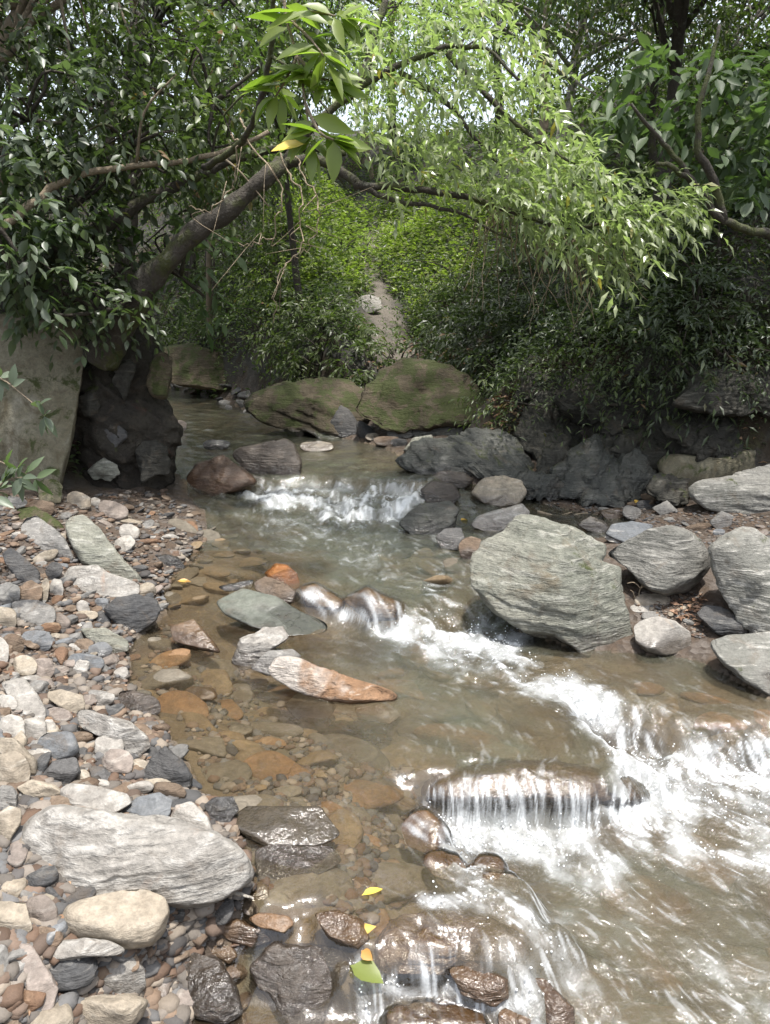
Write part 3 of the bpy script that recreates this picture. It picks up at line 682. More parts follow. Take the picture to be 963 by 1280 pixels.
rock('stone', 'tan wet stone carrying a yellow leaf', [(392,1142),(422,1137),(454,1150),(463,1173),(447,1185),(410,1172)], 'wetgold', th=.6, lie=.7, facets=2, onwater=True)
rock('boulder', 'broad golden brown wet boulder at the lip of the lowest fall', [(470,1175),(497,1145),(549,1137),(627,1150),(661,1176),(658,1196),(627,1207),(606,1202),(578,1202),(556,1216),(486,1216),(473,1198)], 'wetgold', th=.38, lie=.9, facets=4, amp=.14, lay=.08, drape=True, wet=1, sink=0, onwater=True)
rock('rock', 'knobbly gold brown wet rock below the broad golden boulder', [(561,1210),(592,1201),(634,1224),(637,1246),(620,1258),(576,1243)], 'wetgold', th=.8, lie=.4, facets=4, amp=.1, onwater=True, wet=1)
rock('stone', 'round rusty wet stone at the bottom picture edge', ell(645,1274,46,30), 'wetgold', facets=2, onwater=True)
rock('rock', 'dark red wet rock ridge at the bottom edge', [(660,1226),(680,1222),(717,1260),(722,1300),(690,1300),(672,1250)], 'wetbrown', th=.6, lie=.5, facets=3, onwater=True)
rock('rock', 'low wet dome of brown rock awash in the lowest fall', ell(545,1278,130,50), 'wetbrown', lie=.8, th=.35, amp=.12, facets=2, onwater=True, drape=True)
for lab, e, mt in [('orange rock awash beside the glassy curtain boulder', (531,1040,56,50,-30), 'bedrust'), ('golden round rock just under the racing water', (556,1082,52,34,-20), 'bedrust'),
                   ('small red rock splitting the racing water', (612,1083,40,26,-10), 'bedrust'), ('gold flat rock below the small red one', (626,1103,52,24,-10), 'wetgold')]:
    rock('rock', lab, ell(*e), mt, th=.5, lie=.9, facets=2, onwater=True, drape=True, extra_t=.03)
# ---- left bank, upper part
rock('stone', 'grey stone with pointed end leaning below the moss patch', [(25,660),(32,648),(47,645),(65,658),(82,673),(93,695),(85,704),(65,692),(45,684),(31,676)], 'grey', th=.6, lie=.4, facets=3)
rock('slab', 'tall brown slab leaning in the gravel behind the pale slab', [(81,654),(90,646),(107,644),(125,660),(141,680),(160,705),(176,717),(184,722),(174,729),(150,723),(125,710),(105,704),(92,687),(84,668)], 'schist', th=.45, lie=.4, facets=3, lay=.03)
rock('stone', 'moss covered green stone among the upper gravel', [(14,646),(24,634),(44,633),(64,644),(80,657),(86,676),(70,672),(47,660),(25,656)], 'moss', th=.6, lie=.5, extra_t=.06)
rock('slab', 'pale grey flat slab across the gravel', [(77,722),(87,708),(122,706),(135,715),(160,724),(177,730),(171,745),(140,749),(100,746),(81,739)], 'pale', th=.5, lie=.55, facets=3, amp=.04, lay=.015)
rock('rock', 'dark slate block tilted at the left edge', [(2,692),(12,684),(22,689),(50,714),(52,722),(32,730),(22,727),(7,704)], 'slate', th=.6, lie=.4, facets=4)
rock('rock', 'dark grey rock right under the pale flat slab', [(130,761),(145,747),(170,743),(197,749),(203,762),(198,774),(185,783),(170,790),(153,786),(141,777)], 'slate', th=.7, lie=.4, facets=4, lay=.05)
rock('stone', 'flat black stone close to the shallow water', [(185,699),(207,692),(222,696),(233,709),(220,717),(199,712)], 'slate', th=.6, facets=2)
rock('block', 'square pale block at the foot of the big pale rock', ell(63,614,30,30,0,boxy=4), 'mossgrey', th=.8, facets=3, cat='stone')
STONES = [  # label, outline ellipse, material
 ('bright white quartz cobble among upper gravel', (162,665,26,20,-15), 'white'), ('squarish white cobble below the quartz cobble', (156,680,26,19,20), 'white'),
 ('flat purple grey stone at the upper left edge', (14,628,40,15), 'grey'), ('brown grey rounded stone above the moss stone', (50,635,38,20), 'brown'),
 ('pinkish pale stone next to the square pale block', (99,625,32,20,-20), 'cream'), ('tiny white stone near the earth bank', (119,627,14,11), 'white'),
 ('beige pink rounded stone near the earth bank', (142,638,38,23,-15), 'pink'), ('tan round stone at the tip of the pale flat slab', (184,738,23,19), 'tan'),
 ('rounded grey stone with brown side near left edge', (42,766,60,32,-12), 'grey'), ('wood brown split stone beside the yellow strip', (38,741,30,28,40), 'brown'),
 ('narrow yellow tan stone standing in the gravel', (56,739,11,32,-10), 'tan'), ('white upright stone left of the pale flat slab', (71,737,17,28), 'white'),
 ('grey knob of stone at left edge under the slate block', (12,741,28,26), 'grey'), ('black wedge stone between slate block and pale slab', (68,713,19,22,-50), 'slate'),
 ('whitish stone cut by the left edge above the white boulder', (5,772,34,28), 'cream'),
 ('blue grey angular stone left of the banded stone', (46,800,42,26), 'blue'), ('banded pale blue stone lying along the gravel', (107,828,46,21,-3), 'blue'),
 ('grey faceted chunk above the banded blue stone', (125,813,30,20,15), 'blue'), ('pale tan chunk at the left below the blue stone', (31,833,30,28), 'cream'),
 ('pinkish rust chunk beside the pale tan chunk', (54,836,28,28,20), 'pink'), ('white and grey small cobble at the shallows', (130,875,28,16,15), 'pale'),
 ('glossy wet purple stone in the shallows', (175,878,56,25,-16), 'wetdark'), ('brown topped white chunk at left edge', (15,910,34,34), 'white'),
 ('white blocky chunk beside the banded flat stone', (42,913,36,32,10), 'white'), ('blue grey flat sided stone under the white chunk', (72,933,54,36,5), 'blue'),
 ('white dome shaped cobble near the waterline', (137,933,38,32), 'white'), ('pink veined chunk under the white dome cobble', (147,953,40,34), 'pink'),
 ('long white stone at the left edge', (9,878,28,18,-20), 'white'), ('brown pinkish flat stone above the white chunks', (73,894,36,20,-10), 'pink'),
 ('little white stone above the banded flat stone', (62,910,17,22), 'white'), ('white round boulder cut off by the left edge', (-2,815,28,36), 'white'),
 ('reddish stone with a hole at left edge', (17,805,26,26), 'brown'), ('flat red brown stone above the blue angular stone', (62,785,30,14,5), 'rust'),
 ('small pink stone near the rounded grey stone', (77,777,24,18,-30), 'pink'), ('light tan flat stone right of the rounded grey stone', (109,769,28,12), 'tan'),
 ('white cobble below the pale flat slab', (104,760,16,20,30), 'white'), ('blue stone tucked under the pale flat slab', (127,753,18,12), 'blue'),
 ('dark red stone in front of the brown long stone', (105,806,24,16), 'brown'), ('cream chunk with rust corner at left edge', (14,963,46,46,15), 'cream'),
 ('tan pebble pair partner next to the tan flat stone', (77,1002,16,12), 'cream'), ('white flat pebble above the brown wet stone', (172,986,40,17,12), 'white'),
 ('brown stone half wet at the waterline', (212,991,44,26,-15), 'brown'), ('small whitish oval stone near the striped grey rock', (175,958,23,19,-20), 'cream'),
 ('white brick shaped pebble under the pink chunk', (124,980,28,13,-3), 'white'), ('cream upright pebble left of the white brick', (104,972,17,21), 'cream'),
 ('grey brown stone at left edge above the cream boulder', (9,998,28,32), 'grey'), ('pink speckled stone beside the tan oval boulder', (52,1141,40,44,15), 'pink'),
 ('dark blue finger of stone under the big white slab', (71,1125,40,15,-50), 'slate'), ('brown stone below the pink speckled stone', (58,1172,42,26,-10), 'brown'),
 ('thin pale sliver of stone pointing up', (84,1207,42,14,32), 'pale'), ('small pale stone leaning on the white block', (173,1195,24,17,-20), 'pale'),
 ('round white pebble right of the long tan stone', (186,1252,17,18), 'cream'), ('upright grey stone at the lower left edge', (2,1212,20,66), 'grey'),
 ('tiny bright quartz pebble by the long tan stone', (102,1244,12,9), 'white'), ('grey flake stone right of the leaning brown stone', (22,1212,18,34,-10), 'grey'),
 ('flat mauve stone right of the tan oval boulder', (215,1142,34,24), 'slate'), ('small grey stone in the gap below the big white slab', (34,1122,26,18,-20), 'grey'),
 ('reddish stone near the white stick', (272,1130,40,22,10), 'wetbrown'), ('low grey stone in the left corner', (8,1275,40,26), 'grey'),
]
for lab, e, mt in STONES:
    px = max(e[2], e[3])
    rock('stone' if px > 20 else 'cobble', lab, ell(*e), mt, th=.75, lie=.45, facets=2 + int(e[0]) % 3, amp=.05, lay=.02)
rock('stone', 'olive brown ridged stone in front of the dark grey rock', [(99,786),(132,784),(160,801),(162,814),(142,818),(115,806)], 'schist', th=.6, facets=3)
rock('stone', 'tan knuckle shaped stone above the grey and rust rock', [(60,862),(77,861),(105,869),(107,886),(92,897),(74,884),(60,874)], 'tan', th=.7, facets=3)
rock('rock', 'grey and rust mottled rock at the waterline', [(96,891),(107,886),(132,894),(162,902),(185,920),(190,934),(170,949),(150,935),(119,917),(100,909)], 'pale', th=.7, lie=.4, facets=3, amp=.06)
rock('slab', 'flat banded pale grey slab sunk in the gravel', [(1,853),(30,846),(58,885),(56,902),(22,895),(14,879)], 'pale', th=.4, lie=.9, lay=.05)
rock('rock', 'dark grey striped rock at the waterline', [(174,977),(190,945),(207,933),(226,950),(242,970),(236,991),(205,988)], 'slate', th=.7, facets=3, lay=.07)
rock('stone', 'large smooth tan stone at the left edge', [(-10,922),(20,923),(47,951),(47,970),(30,968),(0,947)], 'tan', th=.8, facets=1)
rock('stone', 'cream angular stone left of the big white slab', [(-8,1020),(12,1007),(27,1011),(27,1029),(10,1053),(-8,1062)], 'cream', th=.8, facets=4)
rock('stone', 'smooth tan flat stone above the big white slab', [(20,985),(40,974),(70,981),(82,992),(62,1005),(35,999)], 'tan', th=.6, facets=1)
rock('stone', 'grey stone with curved stripes above the tan flat stone', [(50,972),(67,951),(95,946),(102,965),(85,983),(60,983)], 'slate', th=.8, facets=1, lay=.06)
rock('slab', 'pale pink veined slab behind the big white slab', [(73,987),(87,979),(125,983),(160,993),(167,1003),(140,1019),(107,1016),(80,1006)], 'pale', th=.6, lie=.6, facets=2)
rock('stone', 'smooth blue grey oval stone resting behind the big white slab', [(148,1015),(172,996),(200,990),(216,1000),(213,1017),(204,1031),(173,1026)], 'blue', th=.8, facets=1, amp=.03, lay=0)
rock('stone', 'grey block right of the blue grey oval stone', [(210,1030),(220,1006),(240,1002),(260,1020),(270,1042),(240,1050)], 'pale', th=.7, facets=3)
rock('stone', 'purple dark stone at the water past the grey block', [(255,1007),(267,997),(292,995),(299,1012),(285,1030),(263,1024)], 'slate', th=.8, facets=4)
rock('slab', 'big white streaked slab at the lower left', [(15,1072),(22,1040),(40,1020),(62,1005),(110,1010),(160,1020),(200,1024),(240,1032),(293,1047),(312,1068),(321,1086),(312,1104),(265,1128),(230,1133),(180,1126),(110,1122),(60,1107),(24,1092)], 'pale', th=.75, lie=.35, facets=4, amp=.07, lay=.035, layrot=(-.15,.55,.8), t_at=(180,1122), sink=.06)
rock('boulder', 'smooth tan oval boulder in front of the big white slab', [(72,1148),(80,1133),(100,1124),(150,1112),(180,1110),(206,1121),(213,1140),(206,1162),(190,1176),(150,1181),(110,1174),(84,1169),(74,1159)], 'tan', th=.9, lie=.3, facets=1, amp=.035, lay=.01, sink=.22)
rock('slab', 'thin grey slab under the tan oval boulder', [(53,1188),(75,1176),(110,1172),(140,1176),(159,1188),(150,1194),(107,1196),(60,1203)], 'pale', th=.6, lie=.6, facets=1)
rock('block', 'white angular block of stone under the thin grey slab', [(95,1232),(117,1195),(140,1190),(162,1192),(181,1210),(183,1231),(170,1245),(140,1247),(100,1242)], 'pale', th=.8, lie=.35, facets=4, cat='stone')
rock('boulder', 'long tan boulder at the bottom edge under the white block', [(66,1277),(75,1254),(112,1246),(162,1242),(187,1250),(176,1273),(150,1300),(80,1305)], 'tan', th=.8, facets=2)
rock('rock', 'long brown grey rock leaning at the lower left', [(20,1176),(40,1179),(65,1219),(74,1236),(66,1265),(50,1300),(35,1300),(30,1232)], 'pink', th=.6, facets=3)
rock('stone', 'rust coloured block by the lower left edge', [(3,1243),(37,1236),(59,1241),(54,1257),(25,1274),(8,1263)], 'rust', th=.8, facets=4)
rock('rock', 'dirty tan rock at the left edge below the big white slab', [(-12,1126),(32,1128),(42,1160),(27,1173),(-12,1168)], 'tan', th=.7, facets=4)
rock('slab', 'flat brown grey slab right of the white block', [(183,1166),(222,1164),(227,1200),(207,1249),(183,1239),(178,1200)], 'pink', th=.35, lie=.9, facets=3)
rock('rock', 'rusty brown rock at the bottom right of the long tan boulder', [(178,1284),(210,1241),(237,1264),(248,1305),(200,1310)], 'brown', th=.7, facets=3)
# ---- the big rock and the earth bank at the left
rock('boulder', 'big pale rock wall with mossy top at the left edge', [(-60,400),(0,392),(60,398),(104,410),(108,440),(98,490),(92,540),(78,590),(70,612),(0,610),(-60,610)], 'mossgrey', th=.5, lie=.12, facets=2, amp=.06, lay=.0, t_at=(40,604), box=3.2)
rock('bank', 'dark undercut earth bank with stones under the leaning tree', [(80,400),(95,372),(140,360),(180,370),(196,425),(206,490),(218,545),(221,588),(200,616),(150,622),(100,614),(72,606),(76,500)], 'earth', th=.75, lie=.10, facets=8, amp=.17, lay=.075, sharp=22, layrot=(.5,.2,.8), t_at=(165,610), cat='earth bank')
for lab, e, mt in [('pale angular stone stuck in the earth bank', (142,546,44,30,30), 'slate'), ('grey stone half buried in the foot of the earth bank', (130,588,36,26,20), 'schist'), ('flat stone stuck high in the dark earth bank', (158,470,26,46,-10), 'dark'),
                   ('striped stone in the left side of the earth bank', (112,505,34,30,10), 'dark'), ('dark knob of rock low on the stream side of the earth bank', (192,575,44,50,0), 'dark'), ('mossy bulge on the stream side of the earth bank', (200,470,30,70,-8), 'moss')]:
    rock('stone', lab, ell(*e, jit=.3, n=9), mt, t_at=(165,612), extra_t=-.10, facets=6, th=.8, lie=.1, amp=.16, lay=.04)

# ================================================================== LOOSE COBBLES (many, alike)
COB = []
for k in range(16):
    r = np.random.default_rng(100 + k)
    S, F = ICO[3]
    d = np.ones(len(S)) * 1.0
    for q in range(r.integers(5, 12)):
        n = r.normal(size=3); n /= np.linalg.norm(n)
        dd = S @ n; d = np.minimum(d, np.where(dd > .05, r.uniform(.52, .88) / np.maximum(dd, .05), 9))
    V = S * d[:, None] + S * (.07 * fbm(S * 1.6 + k * 9.1, 3) + .025 * fbm(S * 6 + k, 2))[:, None]
    COB.append((V, F))
def cob_mesh(k, mat, wet=0.0):
    key = (k, mat, wet)
    if key not in cob_mesh.c:
        V, F = COB[k]
        me = mesh_np('cobble', V, F, True, {'wet': np.full(len(V), wet)}); me.materials.append(M[mat])
        cob_mesh.c[key] = me
    return cob_mesh.c[key]
cob_mesh.c = {}
CNAME = {'pale': 'pale grey', 'grey': 'grey', 'blue': 'blue grey', 'tan': 'tan', 'cream': 'cream', 'pink': 'pinkish brown', 'rust': 'rusty', 'brown': 'brown', 'slate': 'dark', 'white': 'white',
         'bedbrown': 'brown', 'bedgrey': 'grey', 'bedrust': 'rusty', 'dark': 'dark', 'wetdark': 'dark wet', 'wetbrown': 'brown wet'}
def in_poly(poly, x, y): return poly_sd(poly, np.asarray(x, float), np.asarray(y, float))
def project(P):
    d = np.asarray(P, float) - CAMP
    f = d[..., 1] * math.cos(PITCH) - d[..., 2] * math.sin(PITCH); u = d[..., 1] * math.sin(PITCH) + d[..., 2] * math.cos(PITCH)
    return np.stack([481.5 + FPX * d[..., 0] / f, 640 - FPX * u / f], -1)
taken = []
def scatter(name, poly, n, mats, sizes, group, place, cat='stone', wet=0.0, flat=(.24, .58), stretch=(1.1, 2.2), water=False, tries=60, clear=1.0, ang=None, lift=.12, inside=6.0):
    poly = np.asarray(poly, float); lo, hi = poly.min(0), poly.max(0); made = 0
    for it in range(tries):
        m = 400
        q = rng.uniform(lo, hi, (m, 2)); q = q[in_poly(poly, q[:, 0], q[:, 1]) > 0]
        if len(OUTLINES) and inside is not None:
            ok = np.ones(len(q), bool)
            for lab, O, o in OUTLINES: ok &= in_poly(O, q[:, 0], q[:, 1]) < inside
            q = q[ok]
        if not len(q): continue
        t, P = hit(q[:, 0], q[:, 1], TF)
        for k in range(len(q)):
            if made >= n: return
            s = float(np.exp(rng.uniform(math.log(sizes[0]), math.log(sizes[1]))))
            if made < n * .25: s = max(s, sizes[1] * .7)
            if taken:
                tk = np.array(taken)
                if (((P[k, 0] - tk[:, 0]) ** 2 + (P[k, 1] - tk[:, 1]) ** 2) < (clear * (s + tk[:, 2])) ** 2).any(): continue
            taken.append((P[k, 0], P[k, 1], s))
            mat = mats[rng.integers(len(mats))]
            o = bpy.data.objects.new(name, cob_mesh(int(rng.integers(16)), mat, wet)); COL.objects.link(o)
            fl = rng.uniform(*flat); stc = rng.uniform(*stretch)
            o.scale = (s * stc ** .5, s / stc ** .5, s * fl)
            o.rotation_euler = (rng.normal() * .26, rng.normal() * .26, rng.uniform(0, 6.28) if ang is None else ang + rng.normal() * .35)
            o.location = P[k] + np.array([0, 0, s * fl * lift])
            size = 'small' if s < math.sqrt(sizes[0] * sizes[1]) else 'larger'
            shape = 'flat' if fl < .52 else 'long' if stc > 1.55 else 'rounded'
            for near in sorted(ANCH, key=lambda a: (a[1][0] - q[k, 0]) ** 2 + (a[1][1] - q[k, 1]) ** 2)[:9]:
                dx, dy = q[k] - near[1]
                rel = ('left of' if dx < 0 else 'right of') if abs(dx) > abs(dy) * 1.3 else ('behind' if dy < 0 else 'in front of')
                lab = ' '.join(f"{size} {shape} {CNAME[mat]} {name.replace('_', ' ')} {rel} {near[0]}".split()[:16])
                if lab not in USEDLAB: break
            USEDLAB.add(lab)
            tag(o, lab, cat, group); made += 1
USEDLAB = set()
ANCH = []
for lab, O, o in OUTLINES:
    w = lab.split()
    if len(w) <= 7:
        ANCH.append(('the ' + lab, O.mean(0)))
LEFT = [(-20,615),(60,622),(205,612),(268,660),(240,705),(212,730),(203,760),(165,800),(165,845),(190,885),(215,930),(245,985),(295,1030),(320,1110),(295,1135),(250,1180),(232,1300),(-20,1300)]
scatter('cobble', LEFT, 285, ['pale','grey','grey','blue','pink','pink','brown','brown','rust','slate','slate','cream','tan','grey','brown'], (.019, .058), 'loose cobbles along the stream', '', clear=.62)
scatter('cobble', [(640,560),(720,590),(800,600),(860,620),(800,635),(700,618),(640,600)], 18, ['slate','dark','grey','brown'], (.04, .11), 'loose cobbles along the stream', '', clear=.75)
scatter('cobble', [(640,628),(720,640),(790,640),(870,640),(963,650),(963,690),(890,668),(870,675),(850,656),(760,650),(700,645)], 16, ['grey','brown','slate','pink'], (.02, .05), 'loose cobbles along the stream', '', clear=.8)
scatter('cobble', [(795,745),(870,745),(875,775),(860,785),(800,768)], 8, ['brown','grey','rust','cream'], (.012, .028), 'loose cobbles along the stream', '', clear=.8)
scatter('cobble', [(205,462),(300,488),(380,520),(470,540),(460,556),(340,532),(270,506),(205,482)], 30, ['slate','slate','grey','grey','pale','brown'], (.06, .16), 'loose cobbles along the stream', '', clear=.75)
BEDP = [(205,775),(330,855),(480,905),(525,990),(560,1080),(470,1150),(330,1110),(305,1015),(255,965),(215,885),(175,850)]
scatter('drowned_stone', BEDP, 60, ['bedbrown','bedgrey','bedgrey','bedrust','bedgrey','bedbrown'], (.035, .14), 'drowned stones on the stream bed', '', clear=.62, flat=(.28, .5), stretch=(1.2, 2.4), ang=-.35, lift=-.15)
scatter('drowned_stone', [(210,640),(330,690),(280,740),(205,765),(225,700)], 22, ['bedbrown','bedgrey'], (.05, .11), 'drowned stones on the stream bed', '', clear=.65, flat=(.25, .4), ang=-.3, lift=-.05)
scatter('drowned_stone', [(600,1060),(700,1030),(880,1040),(1000,1130),(1000,1290),(720,1290),(640,1170)], 40, ['bedbrown','bedrust','bedrust','bedgrey'], (.08, .18), 'drowned stones on the stream bed', '', clear=.7, flat=(.3, .5), ang=-.4, lift=-.1)
scatter('drowned_stone', [(480,800),(600,850),(700,900),(620,950),(540,960),(500,900)], 22, ['bedbrown','bedbrown','bedrust','bedgrey'], (.06, .15), 'drowned stones on the stream bed', '', clear=.7, flat=(.3, .5), ang=-.4, lift=-.1)
scatter('drowned_stone', [(800,850),(963,890),(963,925),(860,915)], 8, ['bedbrown','bedrust'], (.07, .15), 'drowned stones on the stream bed', '', clear=.7, flat=(.3, .5), lift=-.6)
scatter('drowned_stone', [(440,680),(580,690),(590,740),(440,745),(390,720)], 10, ['bedbrown','bedgrey'], (.07, .14), 'drowned stones on the stream bed', '', clear=.7, flat=(.3, .5), lift=-.1)
scatter('cobble', [(195,1160),(310,1120),(345,1170),(300,1200),(310,1290),(235,1290),(215,1230)], 18, ['wetbrown','wetdark','brown','rust','pink'], (.015, .04), 'loose cobbles along the stream', '', clear=.75, wet=.6)

# gravel too fine to count
def pebbles(name, poly, n, size, seed):
    r = np.random.default_rng(seed)
    poly = np.asarray(poly, float); lo, hi = poly.min(0), poly.max(0)
    q = r.uniform(lo, hi, (n * 3, 2)); q = q[in_poly(poly, q[:, 0], q[:, 1]) > 0][:n]
    t, P = hit(q[:, 0], q[:, 1], TF)
    S, F = ICO[2]
    n = len(P); s = np.exp(r.uniform(math.log(size[0]), math.log(size[1]), n))
    sc = np.stack([s * r.uniform(.8, 1.5, n), s * r.uniform(.7, 1.1, n), s * r.uniform(.4, .7, n)], -1)
    V = S[None] * (1 + .22 * r.uniform(-1, 1, (n, len(S), 1))) * sc[:, None, :]
    a = r.uniform(0, 6.28, n); c, sn = np.cos(a)[:, None], np.sin(a)[:, None]
    V = np.stack([V[..., 0] * c - V[..., 1] * sn, V[..., 0] * sn + V[..., 1] * c, V[..., 2]], -1) + P[:, None, :] + np.array([0, 0, .2]) * s[:, None, None]
    Fs = (F[None] + (np.arange(n) * len(S))[:, None, None]).reshape(-1, 3)
    pal = np.array([(.40,.38,.36),(.26,.25,.24),(.30,.23,.19),(.22,.15,.11),(.50,.46,.41),(.16,.16,.17),(.34,.26,.20),(.25,.27,.30)])
    cc = pal[r.integers(len(pal), size=n)] * r.uniform(.26, .56, (n, 1)) * np.array([1.05, .97, .88])
    o = obj(name, mesh_np(name, V.reshape(-1, 3), Fs, True, {'tint': np.repeat(cc, len(S), 0)}), PEB)
    return tag(o, kind='stuff')
def peb_mat():
    s = N('pebble_stone'); p = s.pos(False)
    n = s.noise(p, 150, 3, .7)
    col = s.mix(.5, s.attr('tint', 'Color'), s.mix(n, (.1,.09,.08), (.55,.52,.48)), 'OVERLAY')
    b = s.node('BsdfPrincipled', {'Base Color': col, 'Roughness': .8, 'Normal': s.node('Bump', {'Strength': .3, 'Distance': .005, 'Height': n}).outputs[0]})
    return s.done(b.outputs[0])
PEB = peb_mat()
pebbles('gravel', LEFT, 1700, (.013, .028), 35)
pebbles('gravel', LEFT, 9000, (.004, .017), 5)
pebbles('gravel', [(-330,640),(-20,610),(-20,1330),(-420,1330)], 5200, (.006, .030), 25)
pebbles('gravel', [(963,640),(1250,660),(1500,1000),(1150,900),(963,800)], 2200, (.006, .030), 26)
pebbles('gravel', BEDP, 2200, (.006, .022), 15)
pebbles('gravel', [(640,628),(720,630),(800,632),(963,645),(963,690),(880,680),(850,660),(760,655)], 700, (.005, .014), 6)
pebbles('gravel', [(790,740),(880,740),(880,800),(800,775)], 500, (.004, .010), 7)

# ================================================================== WATER
_ys = np.geomspace(.55, 15.5, 1150)
_us = np.concatenate([np.linspace(-.82, .80, 632), np.linspace(.804, 1.35, 120)])
wx, wy, wF, wsh = grid(_ys, _us, lambda y: np.maximum(y, 1.0))
kf = (poly_sd(WPOLY, wx, wy) > -.14)
use = np.unique(wF[kf[wF].all(1)]); gidx = use; GX, GY = wx, wy
rem = np.full(len(wx), -1); rem[use] = np.arange(len(use)); wF = rem[wF[kf[wF].all(1)]]
wx, wy = wx[use], wy[use]
wz0 = WZ(wx, wy); tz = TF(wx, wy)
depth = wz0 - tz
FLOW = [(220,500,1,.15),(400,545,.9,.45),(300,600,.5,.4),(450,590,.12,1),(520,600,0,1),(430,630,.25,1),(350,640,.7,.5),(470,700,.55,.8),(380,690,.8,.35),(300,700,.8,.3),(550,760,1,.5),(450,770,1,.25),(600,800,1,.45),(700,850,1,.5),(600,880,1,.45),(650,920,.6,.7),(770,920,.5,1),
        (850,900,1,.35),(850,960,1,.5),(900,1010,1,.6),(600,985,0,1),(700,985,0,1),(770,990,.05,1),(560,1035,.8,.8),(650,1050,.9,.7),(800,1050,1,.55),(600,1130,1,.7),(700,1200,1,.8),(850,1200,1,.6),(480,1240,0,1),(550,1240,.2,1),(440,1210,0,1),(300,900,.8,.4),(400,960,1,.45),(400,1120,.7,.5),(530,1060,.6,.8),(900,870,1,.45),(900,1100,1,.6),(330,1180,-.3,1)]
fl = np.array(FLOW, float)
p0 = on_z(fl[:, 0], fl[:, 1], WZ(*on_z(fl[:, 0], fl[:, 1], np.full(len(fl), .15))[:, :2].T)); p1 = on_z(fl[:, 0] + fl[:, 2] * 4, fl[:, 1] + fl[:, 3] * 4, p0[:, 2])
fd = (p1 - p0)[:, :2]; fd /= np.linalg.norm(fd, axis=1)[:, None]
ly = np.log(np.maximum(wy, .3)); lp = np.log(np.maximum(p0[:, 1], .3))
d2 = (wx[:, None] / wy[:, None] - p0[:, 0] / p0[:, 1]) ** 2 + (ly[:, None] - lp) ** 2 + .0015
wgt = d2 ** -1.6
dirv = wgt @ fd; dirv /= np.linalg.norm(dirv, axis=1)[:, None] + 1e-9
_an = .75 * fbm2(wx, wy, 4.5, 3, 14); _c, _s = np.cos(_an), np.sin(_an)         # eddies turn the current this way and that
dirv = np.stack([dirv[:, 0] * _c - dirv[:, 1] * _s, dirv[:, 0] * _s + dirv[:, 1] * _c], -1)
# streaks: noise smeared along the current
def lic(scale, length, steps=18, seed=0.0):
    acc = 0
    for k in range(-steps, steps + 1):
        s = length * k / steps
        wv = .5 + .5 * math.cos(math.pi * k / (steps + 1))
        acc = acc + wv * perlin(np.stack([(wx + dirv[:, 0] * s) * scale, (wy + dirv[:, 1] * s) * scale, np.full_like(wx, seed)], -1))
    return acc
def unit(a):
    a = a - a.mean(); return a / (a.std() + 1e-9)
sn_ = sstep(2.2, 3.4, wy)
st1 = unit(lic(112, .045, 8, 1.5)) * (1 - sn_) + unit(lic(52, .07, 9, 2.5)) * sn_; st2 = unit(lic(46, .075, 9, 4.5)); st3 = unit(lic(15, .20, 9, 8.5))
FOAM = [  # photo polyline, half width in px, strength
 ([(392,606),(460,612),(528,608)], 4, 0.50), ([(340,620),(430,630),(522,622)], 14, 0.95), ([(300,615),(350,626)], 8, 0.68), ([(400,645),(500,648)], 16, 0.63), ([(480,645),(505,630),(528,612)], 7, 0.85), ([(340,650),(470,690)], 18, 0.31), ([(430,700),(560,745)], 14, 0.29), ([(520,690),(585,730)], 11, 0.23),
 ([(440,768),(520,785),(600,798)], 16, 0.95), ([(385,765),(440,772)], 7, 0.54), ([(545,768),(640,800)], 13, 0.63), ([(590,802),(690,850),(755,890)], 32, 0.50), ([(480,790),(620,845)], 23, 0.45), ([(640,850),(760,880),(880,900)], 27, 0.31), ([(738,890),(765,922),(800,958)], 18, 0.85), ([(795,950),(880,968),(990,970)], 27, 1.00), ([(800,1000),(900,1012),(990,1040)], 31, 0.68), ([(880,940),(990,928)], 12, 0.90),
 ([(530,1022),(640,1024),(800,1014)], 10, 1.00), ([(560,1045),(680,1052),(800,1035)], 27, 0.63), ([(600,1080),(760,1085)], 25, 0.38), ([(850,1050),(990,1110)], 38, 0.56), ([(600,1110),(690,1180),(760,1290)], 41, 0.45), ([(640,1180),(700,1290)], 25, 0.45), ([(760,1120),(980,1250)], 50, 0.34), ([(820,1230),(960,1300)], 36, 0.27),
 ([(475,1228),(560,1236),(640,1258)], 15, 0.63), ([(448,1200),(455,1270)], 11, 0.54), ([(530,1010),(600,1100)], 9, 0.36), ([(530,1125),(640,1140),(700,1195)], 11, 0.38), ([(225,600),(225,612)], 7, 0.54), ([(560,1290),(480,1270)], 20, 0.54), ([(300,1185),(290,1225)], 5, 0.41), ([(535,662),(560,690)], 5, 0.45), ([(595,735),(640,785),(700,808)], 6, 0.45), ([(480,1110),(540,1130)], 13, 0.23), ([(420,1000),(540,1060)], 18, 0.14)]
wpx = project(np.stack([wx, wy, wz0], -1))
mask = np.zeros(len(wx)); 
for pl, hw, stv in FOAM:
    d = line_d(pl, wpx[:, 0], wpx[:, 1]) if len(pl) > 1 else np.hypot(wpx[:, 0] - pl[0][0], wpx[:, 1] - pl[0][1])
    mask = 1 - (1 - mask) * (1 - stv * np.exp(-(d / hw) ** 2 * .9))
wob = fbm2(wx, wy, 7, 4, 3)
calm_left = sstep(.30, -.15, wx + .25 * (wy - 2)) * (wy < 4.0)
dh = np.full(len(wx), -9.0)
